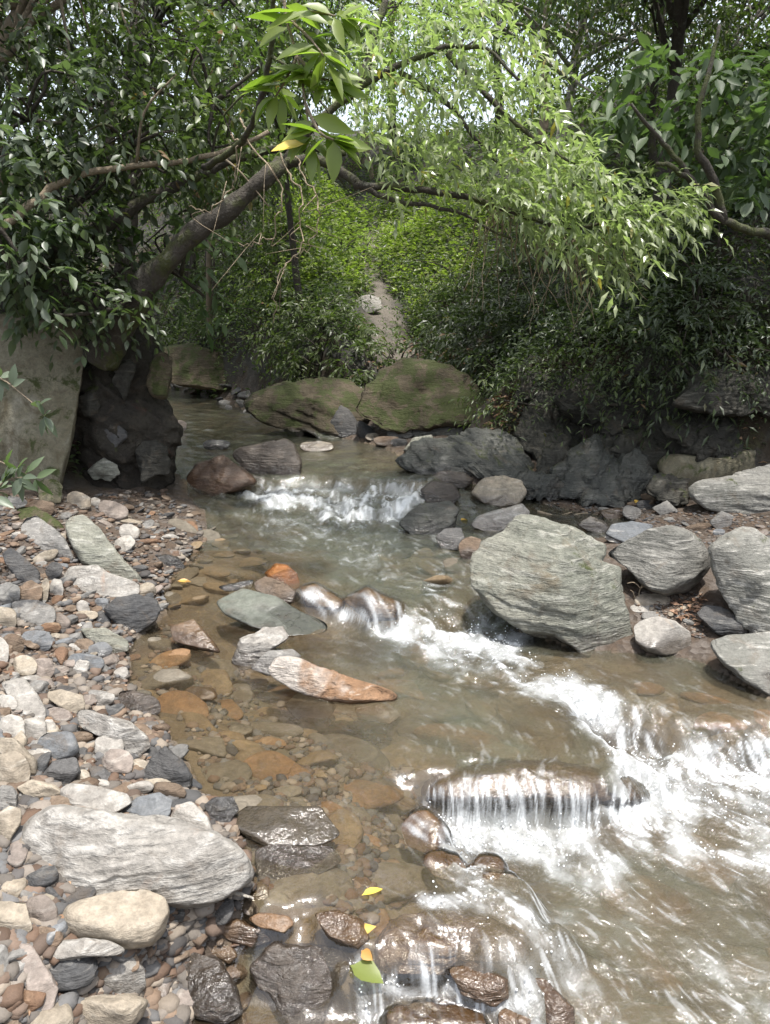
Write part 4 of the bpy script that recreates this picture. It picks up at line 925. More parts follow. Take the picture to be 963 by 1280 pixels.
for P, F in DRAPE:
    bv = BVHTree.FromPolygons([tuple(p) for p in P], [tuple(f) for f in F])
    lo, hi = P.min(0) - .01, P.max(0) + .01
    for i in np.where((wx > lo[0]) & (wx < hi[0]) & (wy > lo[1]) & (wy < hi[1]))[0]:
        h = bv.ray_cast((wx[i], wy[i], 3), (0, 0, -1))
        if h[0] is not None:
            dh[i] = max(dh[i], h[0][2] + .007)
full = np.full(GX.shape, -9.0); full[gidx] = dh; D2 = full.reshape(wsh)
for k in range(4):
    D2 = np.maximum.reduce([D2, np.roll(D2, 1, 0) - .002, np.roll(D2, -1, 0) - .004, np.roll(D2, 1, 1) - .004, np.roll(D2, -1, 1) - .004])
dh = D2.ravel()[gidx]; drp = dh > wz0; wz1 = np.maximum(wz0, dh)
mask = np.where(drp, mask * .25, mask)
mask = np.clip(mask * (1 + .55 * wob), 0, 1)
fast = np.clip(mask * 1.2 + .26 * (1 - calm_left) + .03, 0, 1) * np.where(wy > 5.4, .35, 1)
rip = fbm2(wx, wy, 11, 3, 2)
far = np.clip(wy / 3.0, .6, 1.8)
dz = .0040 * st3 * (.3 + fast) + .0024 * st2 * (.08 + fast) + .0010 * st1 * fast + .026 * mask * fbm2(wx, wy, 10, 5, 7) + .011 * np.abs(fbm2(wx, wy, 27, 3, 17)) * mask + .0065 * rip * (.55 + fast)
dz = dz * sstep(0.0, .05, depth).clip(.15, 1) * far * np.where(drp, .3, 1)
wz = wz1 + dz
# smooth the sheet where it drops over an edge
full = np.full(GX.shape, np.nan); full[gidx] = wz; Z = full.reshape(wsh)
for k in range(3):
    st_ = np.stack([Z, Z, np.roll(Z, 1, 0), np.roll(Z, -1, 0), np.roll(Z, 1, 1), np.roll(Z, -1, 1)]); ok = ~np.isnan(st_)
    Zn = np.where(ok, st_, 0).sum(0) / np.maximum(ok.sum(0), 1); Z = np.where(np.isnan(Z), np.nan, Zn)
gy_, gx_ = np.gradient(Z, axis=0) / np.gradient(GY.reshape(wsh), axis=0), np.gradient(Z, axis=1) / np.gradient(GX.reshape(wsh), axis=1)
wz = Z.ravel()[gidx]
gyv, gxv = np.nan_to_num(gy_.ravel()[gidx]), np.nan_to_num(gx_.ravel()[gidx])
fallv = -(gxv * dirv[:, 0] + gyv * dirv[:, 1])            # how steeply the sheet falls along the current
steep = sstep(.40, 1.2, fallv); curt = np.where(drp, sstep(.12, .7, np.maximum(fallv, gyv)), 0)
m7 = np.clip(mask, 0, 1) ** .75
brk = fbm2(wx, wy, 24, 4, 12)
veil = .42 * sstep(.32, 1.1, mask * (1 + .5 * wob) + .12 * st3 * m7 + .30 * brk * m7)          # water whitened by fine bubbles
brk2 = fbm2(wx, wy, 60, 3, 33) * (1 - sn_)
fm = .95 * sstep(.55, 1.22, mask * .90 + .15 * st2 * m7 + .24 * st1 * m7 + .13 * st3 * m7 + .50 * brk * m7 + .35 * brk2 * m7)
fm = np.maximum(veil, fm)
fm = np.maximum(fm, .62 * steep * sstep(.0, 1.9, st1 * .9 + st2 * .6) * sstep(.02, .3, mask + curt))
fm = np.maximum(fm, np.where(wpx[:, 1] > 1060, .16, .58) * curt * sstep(-.9, 2.2, st1 * .9 + st2 * .5 + 1.1 * wob + .7 * brk))
fm = np.maximum(fm, .26 * sstep(1.0, 2.6, st1 + .4 * st2 + 1.3 * brk) * np.clip(fast * 1.5, 0, 1) * (wy < 5.2))
murk = .11 + .32 * sstep(.02, .30, depth) + .15 * (1 - calm_left) + .08 * fast + .06 * sstep(2.2, 3.2, wy)
murk = np.where(drp, .05 + .30 * sstep(.6, .1, np.maximum(fallv, gyv)) * (wpx[:, 1] < 1012) * (wpx[:, 1] > 900), np.clip(murk + .16 * wob, .03, .80))
deep = np.clip((1 - calm_left) * (.55 + .4 * sstep(2.3, 3.3, wy)) + .35 * wob + .1, 0, 1)
V = np.stack([wx, wy, wz], -1)
keepv = (depth > -.02) | drp
wF = wF[keepv[wF].all(1)]; used = np.unique(wF); rem = np.full(len(V), -1); rem[used] = np.arange(len(used))
water = obj('water', mesh_np('water', V[used], rem[wF], True, {'foam': fm[used], 'murk': murk[used], 'turb': fast[used], 'deep': deep[used]}), water_mat())
tag(water, kind='structure')

# drops thrown up by the white water
r = np.random.default_rng(91)
c_ = np.where((mask > .55) & (wy < 5.2))[0]
c_ = r.choice(c_, 1500, p=(mask[c_] ** 2) / (mask[c_] ** 2).sum())
S1, F1 = ICO[1]; s1 = np.exp(r.uniform(math.log(.0012), math.log(.0035), len(c_)))
B1 = V[c_] + np.stack([r.normal(size=len(c_)) * .012, r.normal(size=len(c_)) * .012, .003 + np.abs(r.normal(size=len(c_))) * .016], -1)
V1 = B1[:, None] + S1[None] * s1[:, None, None]
sm = N('water_drops'); sb_ = sm.node('BsdfPrincipled', {'Base Color': (.70,.72,.73,1), 'Roughness': .15})
tag(obj('spray', mesh_np('spray', V1.reshape(-1, 3), (F1[None] + (np.arange(len(c_)) * len(S1))[:, None, None]).reshape(-1, 3)), sm.done(sb_.outputs[0])), kind='stuff')

# ================================================================== VEGETATION
UP = np.array([0, 0, 1.0])
def nrm(a): return a / (np.linalg.norm(a, axis=-1, keepdims=True) + 1e-9)
class Leaves:
    def __init__(s): s.p = []
    def add(s, B, D, Nn, Ln, Wd, T):
        s.p.append((B, D, Nn, Ln, Wd, T))
    def count(s): return sum(len(p[0]) for p in s.p)
    def build(s, name, mat, parent=None, hi=False, origin=None, fold=.18, curl=.12):
        B, D, Nn, Ln, Wd, T = [np.concatenate([q[k] for q in s.p]) for k in range(6)]
        if origin is not None: B = B - np.asarray(origin)
        D = nrm(D); Nn = nrm(Nn - D * (Nn * D).sum(-1, keepdims=True)); S = np.cross(D, Nn)
        l_, w_ = Ln[:, None], Wd[:, None]; n = len(B)
        if hi:
            pts = [B]
            for f, ww, cc in ((.10, .10, 0), (.28, .42, .01), (.52, .5, .03), (.78, .30, .08)):
                m = B + D * l_ * f - Nn * l_ * curl * f * f
                pts += [m + S * w_ * ww + Nn * w_ * fold * ww * 2, m, m - S * w_ * ww + Nn * w_ * fold * ww * 2]
            pts.append(B + D * l_ - Nn * l_ * curl)
            V = np.stack(pts, 1); k = V.shape[1]
            tri = [(0, 1, 2), (0, 2, 3), (10, 13, 11), (11, 13, 12)]; quad = []
            for a in (1, 4, 7): quad += [(a, a + 3, a + 4, a + 1), (a + 1, a + 4, a + 5, a + 2)]
            off = (np.arange(n) * k)[:, None, None]
            F = [(np.array(quad)[None] + off).reshape(-1, 4), (np.array(tri)[None] + off).reshape(-1, 3)]
        else:
            m = B + D * l_ * .45
            V = np.stack([B, m + S * w_ * .5 + Nn * w_ * fold, m, m - S * w_ * .5 + Nn * w_ * fold, B + D * l_ - Nn * l_ * curl], 1); k = 5
            off = (np.arange(n) * k)[:, None, None]
            F = (np.array([(0, 1, 2), (1, 4, 2), (0, 2, 3), (2, 4, 3)])[None] + off).reshape(-1, 3)
        return obj(name, mesh_np(name, V.reshape(-1, 3), F, hi, {'tint': np.repeat(T, k)}), mat, parent)
def sprays(lv, S, D, length, n, Ln, Wd, droop=.5, ldroop=.2, r=None, jit=.3, tint=None, upj=.4):
    """leafy twigs: leaves set alternately along drooping stems"""
    r = r or rng
    S = np.asarray(S, float); D = nrm(np.asarray(D, float)); N_ = len(S)
    length = np.broadcast_to(length, (N_,))[:, None, None] * r.uniform(.7, 1.25, (N_, 1, 1))
    t = ((np.arange(n) + .6) / n)[None, :, None] * np.ones((N_, 1, 1))
    g = -UP
    P = S[:, None] + D[:, None] * length * t + g * droop * length * t ** 2
    T = nrm(D[:, None] + 2 * droop * t * g)
    side = nrm(np.cross(T, UP + .3 * r.normal(size=(N_, 1, 3))))
    sg = np.where(np.arange(n) % 2, 1.0, -1.0)[None, :, None]
    last = (np.arange(n) == n - 1)[None, :, None]
    d = T * np.where(last, 1.2, .55) + side * sg * np.where(last, .1, .8) + g * ldroop + jit * r.normal(size=P.shape)
    nn = UP + upj * r.normal(size=P.shape) + .25 * side * sg
    tn = (r.uniform(0, .75, (N_, 1)) + r.uniform(0, .25, (N_, n))) if tint is None else np.clip(tint[:, None] + r.uniform(-.12, .12, (N_, n)), 0, 1)
    q = lambda a: a.reshape(-1, 3)
    m = N_ * n
    lv.add(q(P), q(nrm(d)), q(nn), Ln * r.uniform(.65, 1.2, m), Wd * r.uniform(.75, 1.2, m), tn.ravel())
    return P
def ell_pts(c, rad, n, r, shell=.55):
    u = nrm(r.normal(size=(n, 3))); k = r.uniform(shell ** 3, 1, n) ** (1 / 3)
    # uneven outline: pull whole sectors in and out
    w = 1 + .35 * fbm(u * 1.7 + r.uniform(0, 50, 3), 2)
    return np.asarray(c) + u * (k * w)[:, None] * np.asarray(rad), u
def px_pts(poly, Y, n, r):
    poly = np.asarray(poly, float); lo, hi = poly.min(0), poly.max(0)
    q = r.uniform(lo, hi, (n * 4, 2)); q = q[in_poly(poly, q[:, 0], q[:, 1]) > 0][:n]
    return at_y(q[:, 0], q[:, 1], r.uniform(Y[0], Y[1], len(q))), q
def limbs(name, lst, mat, parent=None, sides=8, noise=.18, origin=None):
    parts = []
    for k, (pts, rad) in enumerate(lst):
        parts.append(tube(pts, rad, sides, noise, k + 1))
    V, F = join(parts)
    if origin is not None: V = V - np.asarray(origin)
    return obj(name, mesh_np(name, V, F, True), mat, parent)
def taper(n, a, b, p=1.0): return a + (b - a) * np.linspace(0, 1, n) ** p
def gz_(x, y): return float(TZ(np.array([x]), np.array([y]))[0])

def tree(kind, label, x, y, height, lean, crowns, mat, bark, r0, nspray, nleaf, slen, Ln, Wd, droop=.4, seed=0, group=None, cat='tree', nlimb=6, ldroop=.25, wob=.12):
    """trunk with limbs reaching into a leafy crown of uneven clumps; crowns: offsets from the trunk top"""
    r = np.random.default_rng(seed + 900)
    z0 = gz_(x, y) - .15
    base = np.array([x, y, z0]); top = base + np.array([lean[0], lean[1], height])
    root = empty(kind, label, cat, base, group)
    mid = base + (top - base) * .5 + r.normal(size=3) * wob * [1, 1, 0]
    tp = curve([base, base + (mid - base) * .5 + r.normal(size=3) * wob * .4, mid, mid + (top - mid) * .5 + r.normal(size=3) * wob * .5, top], 28)
    parts = [(tp - base, taper(len(tp), r0, r0 * .3))]
    lv = Leaves()
    for (cx, cy_, cz, ra, rb, rc) in crowns:
        c = top + np.array([cx, cy_, cz])
        for k in range(nlimb):
            a = tp[r.integers(len(tp) // 2, len(tp))]; e, _ = ell_pts(c, np.array([ra, rb, rc]) * .8, 1, r)
            m = (a + e[0]) / 2 + r.normal(size=3) * .12 + [0, 0, .1]
            lp = curve([a, m, e[0]], 12)
            parts.append((lp - base, taper(len(lp), r0 * .32, r0 * .06)))
        P, u = ell_pts(c, (ra, rb, rc), nspray, r, .35)
        sprays(lv, P, u + r.normal(size=u.shape) * .5 + [0, 0, -.1], slen, nleaf, Ln, Wd, droop, ldroop, r)
    limbs('trunk', parts, bark, root, 8)
    lv.build('crown', mat, root, origin=base)
    return root
def shrub(label, px, py, rad, mat, nspray=130, nleaf=9, slen=.25, Ln=.06, Wd=.026, seed=0, lift=.55, group='bushes on the slopes above the stream', P0=None, droop=.45, kind='bush', hi=False):
    r = np.random.default_rng(seed + 300)
    b = hit([px], [py], TF)[1][0] if P0 is None else np.asarray(P0, float)
    root = empty(kind, label, 'bush', b, group)
    lv = Leaves(); parts = []
    c = b + np.array([0, 0, rad[2] * lift])
    P, u = ell_pts(c, rad, nspray, r, .25)
    sprays(lv, P, u + r.normal(size=u.shape) * .6, slen, nleaf, Ln, Wd, droop, .25, r)
    for k in range(7):
        e = P[r.integers(len(P))]; m = (b + e) / 2 + r.normal(size=3) * .1
        lp = curve([b - [0, 0, .08], m, e], 10); parts.append((lp - b, taper(len(lp), .014, .004)))
    limbs('stem', parts, BK['dark'], root, 5)
    lv.build('foliage', mat, root, hi, origin=b)
    return root

# ---- leaning mossy tree on the left bank with the sunlit branch over the stream
def pxl(pts):
    a = np.array(pts, float); return at_y(a[:, 0], a[:, 1], a[:, 2])
def pr(r_px, Y): return np.asarray(r_px, float) * Y / FPX
lt_base = pxl([(150, 425, 5.0)])[0]
lt = empty('leaning_tree', 'mossy tree leaning from the left bank with a sunlit branch over the water', 'tree', lt_base)
trunk = curve(pxl([(128,450,4.85),(156,398,4.75),(198,337,4.62),(245,293,4.55),(292,256,4.55),(332,222,4.6),(352,204,4.7)]), 48, .012, 3)
limbs('trunk', [(trunk - lt_base, pr(np.interp(np.linspace(0, 1, len(trunk)), [0, .16, .4, .7, 1], [21, 17, 12.5, 9.5, 7.5]), 4.9))],
      BK['mossy'], lt, 22, .38)
br = []
def limb(pts, a, b, n=26, wob=.015, seed=0, Y=4.7, o=None):
    c = curve(pxl(pts), n, wob, seed); return (c - (lt_base if o is None else o), pr(taper(len(c), a, b), Y))
br.append(limb([(350,206,4.78),(395,200,4.7),(440,222,4.65),(452,232,4.62),(520,236,4.6),(590,248,4.55),(650,268,4.5),(720,285,4.45),(800,262,4.4)], 6.5, 1.6, 60, .012, 4))
br.append(limb([(345,212,4.78),(390,160,4.8),(450,110,4.8),(530,70,4.75),(600,60,4.7),(660,110,4.6)], 5.5, 1.5, 40, .015, 5))
br.append(limb([(450,110,4.8),(470,40,4.9),(500,-60,5.0),(540,-160,5.0)], 6, 2, 30, .015, 6))
br.append(limb([(560,66,4.72),(620,130,4.6),(690,190,4.5),(760,220,4.4)], 4, 1.4, 30, .012, 7))
br.append(limb([(452,232,4.62),(490,250,4.6),(560,262,4.55),(640,300,4.5)], 4, 1.2, 24, .012, 8))
br.append(limb([(500,90,4.78),(560,130,4.8),(600,180,4.8),(640,220,4.8)], 4, 1.2, 24, .012, 9))
limbs('branch', br, BK['mossy'], lt, 8, .2)
lv = Leaves(); r = np.random.default_rng(41)
BR = [(415,70),(440,15),(480,-40),(560,-40),(625,0),(668,50),(705,120),(745,185),(800,225),(858,240),(868,262),(820,300),(790,335),(745,345),(700,312),(640,270),(600,252),(560,235),(500,215),(455,190),(425,130)]
P, q = px_pts(BR, (4.1, 5.2), 380, r)
flow = np.stack([.6 + 0 * P[:, 0], -.3 + .5 * r.normal(size=len(P)), -.05 + .45 * r.normal(size=len(P))], -1) + .45 * r.normal(size=P.shape)
sprays(lv, P, flow, .27, 10, .088, .026, .45, .22, r, .38, upj=.35)
BR2 = [(560,180),(640,190),(720,200),(800,225),(866,245),(800,320),(748,345),(690,310),(620,262)]
P, q = px_pts(BR2, (4.15, 4.7), 130, r)
flow = np.stack([.7 + 0 * P[:, 0], -.15 + .4 * r.normal(size=len(P)), 0 + .4 * r.normal(size=len(P))], -1) + .35 * r.normal(size=P.shape)
sprays(lv, P, flow, .25, 10, .086, .026, .42, .22, r, .36, upj=.35)
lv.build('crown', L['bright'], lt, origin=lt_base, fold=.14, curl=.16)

# ---- bare leaning stems in front of the leaning tree
for lab, pts, a, b, sd in [
    ('thin brown stem arching across the left bushes', [(-20,300,4.2),(30,262,4.3),(70,232,4.4),(120,214,4.5),(200,205,4.6),(270,193,4.65),(335,165,4.7)], 5, 2.5, 11),
    ('thick mossy stem below the thin arching one', [(50,345,4.7),(80,308,4.7),(130,280,4.7),(185,250,4.75),(235,225,4.8),(300,195,4.85),(380,185,4.8),(430,195,4.75)], 10, 3.5, 12),
    ('dark stem rising past the big bright leaves', [(255,210,4.6),(300,180,4.3),(325,130,4.0),(338,70,3.8),(345,-20,3.7)], 4, 2, 13)]:
    c = curve(pxl(pts), 40, .02, sd); o0 = c[0].copy()
    o = limbs('bare_stem', [(c - o0, pr(taper(len(c), a, b), 4.6)), (curve([c[22], c[22] + [.1, -.1, .25], c[22] + [.3, -.15, .42]], 10) - o0, pr(taper(10, 2, .8), 4.6)), (curve([c[30], c[30] + [.15, -.1, -.12], c[30] + [.3, -.1, -.3]], 10) - o0, pr(taper(10, 1.6, .6), 4.6))], BK['tan'] if sd == 11 else BK['mossy'], None, 8, .2)
    o.location = o0; tag(o, lab, 'stem')
# ---- hanging dry vines
for k, (lab, pts) in enumerate([
    ('pale dry vine looping under the big bright leaves', [(300,150,4.3),(318,185,4.2),(350,235,4.15),(345,290,4.15),(320,305,4.15),(300,300,4.2)]),
    ('forked dry vine hanging left of the footpath', [(345,185,4.3),(372,235,4.25),(378,300,4.2),(358,330,4.2),(344,360,4.2),(343,410,4.2)]),
    ('thin dry vine curling beside the dark bare trunk', [(360,180,4.4),(385,225,4.35),(400,270,4.3),(385,310,4.3),(368,325,4.3)]),
    ('fine dry vine hanging over the leaning trunk', [(290,165,4.3),(300,190,4.3),(292,230,4.3),(265,262,4.3),(238,258,4.3)])]):
    c = curve(pxl(pts), 40, .035, k + 21); o0 = c[0].copy()
    tw = [(c - o0, taper(len(c), .0055, .0022))]
    for m in (14, 24, 32):
        if m < len(c): tw.append((curve([c[m], c[m] + rng.normal(size=3) * .06, c[m] + rng.normal(size=3) * .14 - [0, 0, .1]], 8) - o0, taper(8, .003, .0012)))
    o = limbs('dry_vine', tw, BK['twig'], None, 5, .1); o.location = o0; tag(o, lab, 'vine', 'dry vines hanging from the leaning tree')

# ---- branch with big bright leaves, one of them yellow
b0 = pxl([(352, -40, 3.5)])[0]
sap = empty('leafy_branch', 'hanging branch with big fresh green leaves and one yellow leaf', 'branch', b0)
st = []
tips = []
for pts in ([(352,-40,3.5),(358,20,3.5),(372,70,3.45),(382,130,3.4),(388,175,3.4)], [(358,20,3.5),(385,45,3.4),(405,70,3.35)], [(372,70,3.45),(395,95,3.4),(412,100,3.4)], [(382,130,3.4),(400,165,3.35),(418,175,3.35)], [(358,20,3.5),(390,15,3.4),(420,20,3.4)], [(372,70,3.45),(360,95,3.45),(345,120,3.5)]):
    c = curve(pxl(pts), 16, .004); st.append((c - b0, pr(taper(len(c), 2.2, 1.0), 3.4))); tips.append(c)
limbs('stem', st, BK['tan'], sap, 6, .1)
lv = Leaves(); r = np.random.default_rng(5)
for c in tips:
    e = c[-1]; T = nrm(c[-1] - c[-3])
    m = 8
    a = r.uniform(0, 6.28, m)
    D = T * .5 + np.stack([np.cos(a), .5 * np.sin(a), np.sin(a) * .8 - .35], -1) + r.normal(size=(m, 3)) * .2
    lv.add(np.repeat(e[None], m, 0) + r.normal(size=(m, 3)) * .01, nrm(D), UP + [0, -.6, 0] + .4 * r.normal(size=(m, 3)), r.uniform(.11, .19, m), r.uniform(.045, .07, m), r.uniform(.2, 1, m))
    k = c[np.linspace(3, len(c) - 2, 6).astype(int)]
    D = np.stack([r.choice([-1, 1], 6) * 1.0, -.2 + 0 * r.normal(size=6), -.3 + .4 * r.normal(size=6)], -1)
    lv.add(k, nrm(D), UP + [0, -.5, 0] + .4 * r.normal(size=(6, 3)), r.uniform(.12, .2, 6), r.uniform(.055, .08, 6), r.uniform(0, 1, 6))
lv.build('foliage', L['fresh'], sap, True, b0)
def one_leaf(kind, label, base, d, n, ln, wd, mat, parent=None, origin=None, cat='leaf'):
    lv = Leaves(); lv.add(np.zeros((1, 3)), np.array([d], float), np.array([n], float), np.array([ln]), np.array([wd]), np.array([.6]))
    o = lv.build(kind, mat, parent, True)
    o.location = np.asarray(base) - (np.asarray(origin) if origin is not None else 0)
    if parent is None: tag(o, label, cat)
    else: o['label'] = label
    return o
one_leaf('leaf', 'single yellow leaf turning orange', pxl([(383,180,3.38)])[0], (-1, -.15, -.12), (.1, -.7, .7), .15, .06, L['yellow'], sap, b0)

# ---- trees on the left bank
LB = 'shady trees of the left bank'
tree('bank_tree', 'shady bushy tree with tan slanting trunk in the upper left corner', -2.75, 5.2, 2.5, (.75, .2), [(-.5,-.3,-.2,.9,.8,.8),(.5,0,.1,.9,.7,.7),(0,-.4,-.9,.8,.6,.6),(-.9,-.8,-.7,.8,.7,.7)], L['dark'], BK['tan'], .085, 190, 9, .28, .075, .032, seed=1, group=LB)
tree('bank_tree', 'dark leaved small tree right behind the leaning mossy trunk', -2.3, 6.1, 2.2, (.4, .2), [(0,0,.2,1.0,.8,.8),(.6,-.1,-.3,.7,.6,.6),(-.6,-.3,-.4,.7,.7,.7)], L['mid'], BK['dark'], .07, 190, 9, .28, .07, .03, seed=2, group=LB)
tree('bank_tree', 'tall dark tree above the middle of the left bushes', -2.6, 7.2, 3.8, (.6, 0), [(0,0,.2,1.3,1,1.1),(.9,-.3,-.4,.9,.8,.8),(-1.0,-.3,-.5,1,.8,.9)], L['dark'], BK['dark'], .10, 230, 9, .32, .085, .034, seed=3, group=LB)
# ---- low bushes hanging over the big pale rock and the earth bank
LG = 'bushes hanging over the left bank'
for k, (lab, px, py, Y, rad, mt, ns, Ln, Wd, kind) in enumerate([
    ('large leaved bush drooping over the pale rock wall', 40, 322, 4.45, (.42,.3,.26), 'broad', 60, .10, .042, 'bush'),
    ('dark bush at the very left edge above the pale rock wall', -10, 255, 4.2, (.4,.35,.4), 'grey', 60, .10, .042, 'bush'),
    ('tangled dark bush above the earth bank', 100, 345, 4.85, (.36,.25,.24), 'dark', 50, .08, .034, 'bush'),
    ('leafy bush left of the leaning trunk base', 80, 250, 4.75, (.42,.35,.36), 'dark', 70, .085, .036, 'bush'),
    ('bluish leaved bush between the arching stems', 225, 330, 5.1, (.25,.25,.25), 'broad', 16, .12, .05, 'bush'),
    ('bush with pale green leaves near the tan slanting trunk', 30, 130, 4.6, (.45,.4,.5), 'grey', 90, .085, .036, 'bush'),
    ('low leafy tuft between the pale rock wall and the leaning trunk', 128, 372, 4.45, (.30,.16,.15), 'dark', 48, .07, .03, 'bush'),
    ('bushy growth above the thin arching stem', 160, 165, 4.8, (.55,.4,.42), 'dark', 120, .075, .032, 'bush'),
    ('bushy growth left of the big bright leaves', 265, 110, 4.9, (.5,.4,.5), 'mid', 120, .07, .03, 'bush')]):
    P0 = at_y(np.array([px]), np.array([py]), np.array([Y]))[0]
    shrub(lab, 0, 0, rad, L[mt], ns, 8, .22, Ln, Wd, 40 + k, 0.0, LG, P0, .5, kind, True)
# bright sprigs leaning in at the left edge
for k, (lab, pts, mt) in enumerate([
    ('leafy sprig leaning in from the left edge before the pale rock', [(-60,440,3.3),(-10,465,3.3),(25,490,3.25),(55,520,3.2)], 'grey'),
    ('second lower sprig at the left edge near the gravel', [(-70,560,3.2),(-30,565,3.2),(10,580,3.15),(45,598,3.1)], 'broad'),
    ('small upright seedling at the left edge of the gravel', [(-10,640,2.9),(-5,615,2.9),(12,600,2.9),(30,598,2.9)], 'grey')]):
    c = curve(pxl(pts), 14, .01, k); b = c[0].copy(); root = empty('leafy_sprig', lab, 'plant', b)
    limbs('stem', [(c - b, taper(len(c), .006, .002))], BK['tan'], root, 5, .1)
    lv = Leaves(); r = np.random.default_rng(60 + k); m = 20; kk = r.integers(2, len(c), m)
    T = nrm(np.gradient(c, axis=0))[kk]; sd = r.choice([-1, 1], m)[:, None] * np.array([[.2, -.2, .9]])
    lv.add(c[kk], nrm(T * .6 + sd + r.normal(size=(m, 3)) * .35), UP + [0, -.8, 0] + .4 * r.normal(size=(m, 3)), r.uniform(.06, .11, m), r.uniform(.026, .042, m), r.uniform(.2, 1, m))
    lv.build('foliage', L[mt], root, True, b)

# ---- broad leaved tree on the right
rb = np.array([3.35, 5.0, gz_(3.35, 5.0) - .1])
rt = empty('broad_leaved_tree', 'tree with big hanging oval leaves at the right edge', 'tree', rb)
c1 = curve([rb] + list(pxl([(985,312,4.75),(940,288,4.6),(905,276,4.5),(880,245,4.45),(850,215,4.4),(820,205,4.35)])), 40, .02, 5)
c2 = curve(list(pxl([(905,276,4.5),(893,225,4.45),(872,180,4.4),(880,110,4.4),(900,30,4.5)])), 24, .02, 6)
c3 = curve(list(pxl([(880,245,4.45),(830,180,4.4),(790,130,4.3)])), 16, .02, 7)
limbs('trunk', [(c1 - rb, pr(taper(len(c1), 6.5, 2.4), 4.5)), (c2 - rb, pr(taper(len(c2), 6, 2), 4.5)), (c3 - rb, pr(taper(len(c3), 4, 1.5), 4.5))], BK['mossy'], rt, 8, .2)
lv = Leaves(); r = np.random.default_rng(77)
P, q = px_pts([(760,90),(800,60),(880,60),(975,60),(990,200),(940,270),(880,215),(830,195),(780,160)], (4.65, 5.4), 125, r)
sprays(lv, P, np.stack([-.6 + .5 * r.normal(size=len(P)), -.5 + .3 * r.normal(size=len(P)), -.1 + .3 * r.normal(size=len(P))], -1), .28, 7, .125, .050, .45, .25, r, .35)
lv.build('crown', L['broad'], rt, True, rb)
RB = 'trees of the right slope'
tree('slope_tree', 'yellow green leafy tree in the upper right corner', 3.6, 6.6, 2.9, (-.4, -.5), [(0,0,.2,1.2,1,1.0),(.9,.3,.7,1.2,.9,.8),(-.9,.2,-.4,.8,.7,.6),(.8,-.4,-.2,.9,.8,.8)], L['mid'], BK['dark'], .08, 240, 9, .3, .10, .036, seed=11, group=RB)
tree('slope_tree', 'dark dense tree shading the right hand slope', 2.6, 7.6, 3.0, (-.2, -.6), [(0,0,.2,1.2,1.0,.9),(-.9,-.2,-.3,.8,.8,.7),(.9,-.6,0,1,.9,.9)], L['mid'], BK['dark'], .09, 260, 9, .3, .08, .034, seed=12, group=RB)
tree('slope_tree', 'tall tree beyond the upper right corner', 5.0, 6.0, 4.0, (-1.2, -.8), [(0,0,.3,1.6,1.4,1.1),(-1.2,-.8,.2,1.2,1.1,.8),(.9,-.9,0,1.2,1.1,.9)], L['dark'], BK['dark'], .12, 150, 9, .36, .10, .04, seed=13, group=RB)
tree('slope_tree', 'spreading tree added out of view to shade the dark rock slope', 3.5, 5.9, 3.6, (-1.2, -.1), [(0,0,.3,1.3,1.1,.6),(-.9,.4,.2,1.0,.9,.5),(.9,-.3,.2,1.0,.9,.5)], L['dark'], BK['dark'], .10, 200, 9, .34, .09, .036, seed=14, group=RB)  # added tree, crown set above the view to shade the slope
# ---- trees behind, across the stream
FG = 'forest trees beyond the footpath'
FT = [('pale slanting trunked tree at the top right of centre', 1.9, 9.5, 3.4, (.6,0), 'mid', 'pale', 1.6, .085), ('slender pale tree with forked stem near the top', 2.9, 10.5, 3.2, (.9,0), 'mid', 'pale', 1.7, .085),
      ('thin dark trunked tree left of the footpath', -.98, 9.2, 3.6, (-.15,0), 'mid', 'dark', .75, .05), ('light green tree above the top of the footpath', -.3, 20.5, 4.0, (.2,0), 'lime', 'tan', 1.8, .08),
      ('bushy tree beyond the left bend of the stream', -3.4, 13.6, 4.0, (.3,0), 'mid', 'dark', 2.0, .09), ('tall tree behind the bushes left of the footpath', -2.7, 12.0, 5.2, (.2,0), 'mid', 'dark', 1.8, .09),
      ('round crowned tree right of the footpath', 2.3, 11.8, 4.2, (-.2,0), 'mid', 'tan', 1.6, .08), ('dense tree high on the right hand slope', 5.2, 10.2, 1.5, (-.4,0), 'mid', 'dark', 2.3, .1),
      ('far dark tree behind the upper left bushes', -5.4, 12.5, 5.5, (.2,0), 'dark', 'dark', 2.3, .1), ('far tall tree left of the footpath opening', -2.4, 17.5, 7.0, (0,0), 'mid', 'dark', 2.7, .12),
      ('far tall tree right of the footpath opening', 2.4, 17.0, 4.2, (0,0), 'mid', 'dark', 2.7, .12), ('far tree at the top centre between two crowns', .2, 22.0, 6.0, (0,0), 'lime', 'dark', 3.2, .14),
      ('far tree high on the right skyline', 6.5, 16.0, 2.6, (0,0), 'mid', 'dark', 3.0, .13), ('far tree at the upper left skyline', -6.8, 19.5, 8.0, (0,0), 'dark', 'dark', 3.4, .15),
      ('leaning young tree over the stream bend', -2.6, 11.3, 3.0, (.6,-.6), 'mid', 'tan', .75, .05), ('young dense tree just right of the path mouth', 2.9, 8.4, 2.8, (-.3,0), 'mid', 'dark', 1.15, .05)]
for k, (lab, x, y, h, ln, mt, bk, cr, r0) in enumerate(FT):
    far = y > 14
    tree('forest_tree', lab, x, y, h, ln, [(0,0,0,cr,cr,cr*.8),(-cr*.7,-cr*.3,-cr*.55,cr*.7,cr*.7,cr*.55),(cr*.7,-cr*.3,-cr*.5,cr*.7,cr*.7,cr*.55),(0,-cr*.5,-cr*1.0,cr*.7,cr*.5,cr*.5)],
         L[mt], BK[bk], r0, (210 if x < -2 else 140) if not far else 170, 9, .3 if not far else .5, .075 if not far else .13, .034 if not far else .055, seed=20 + k, group=FG)
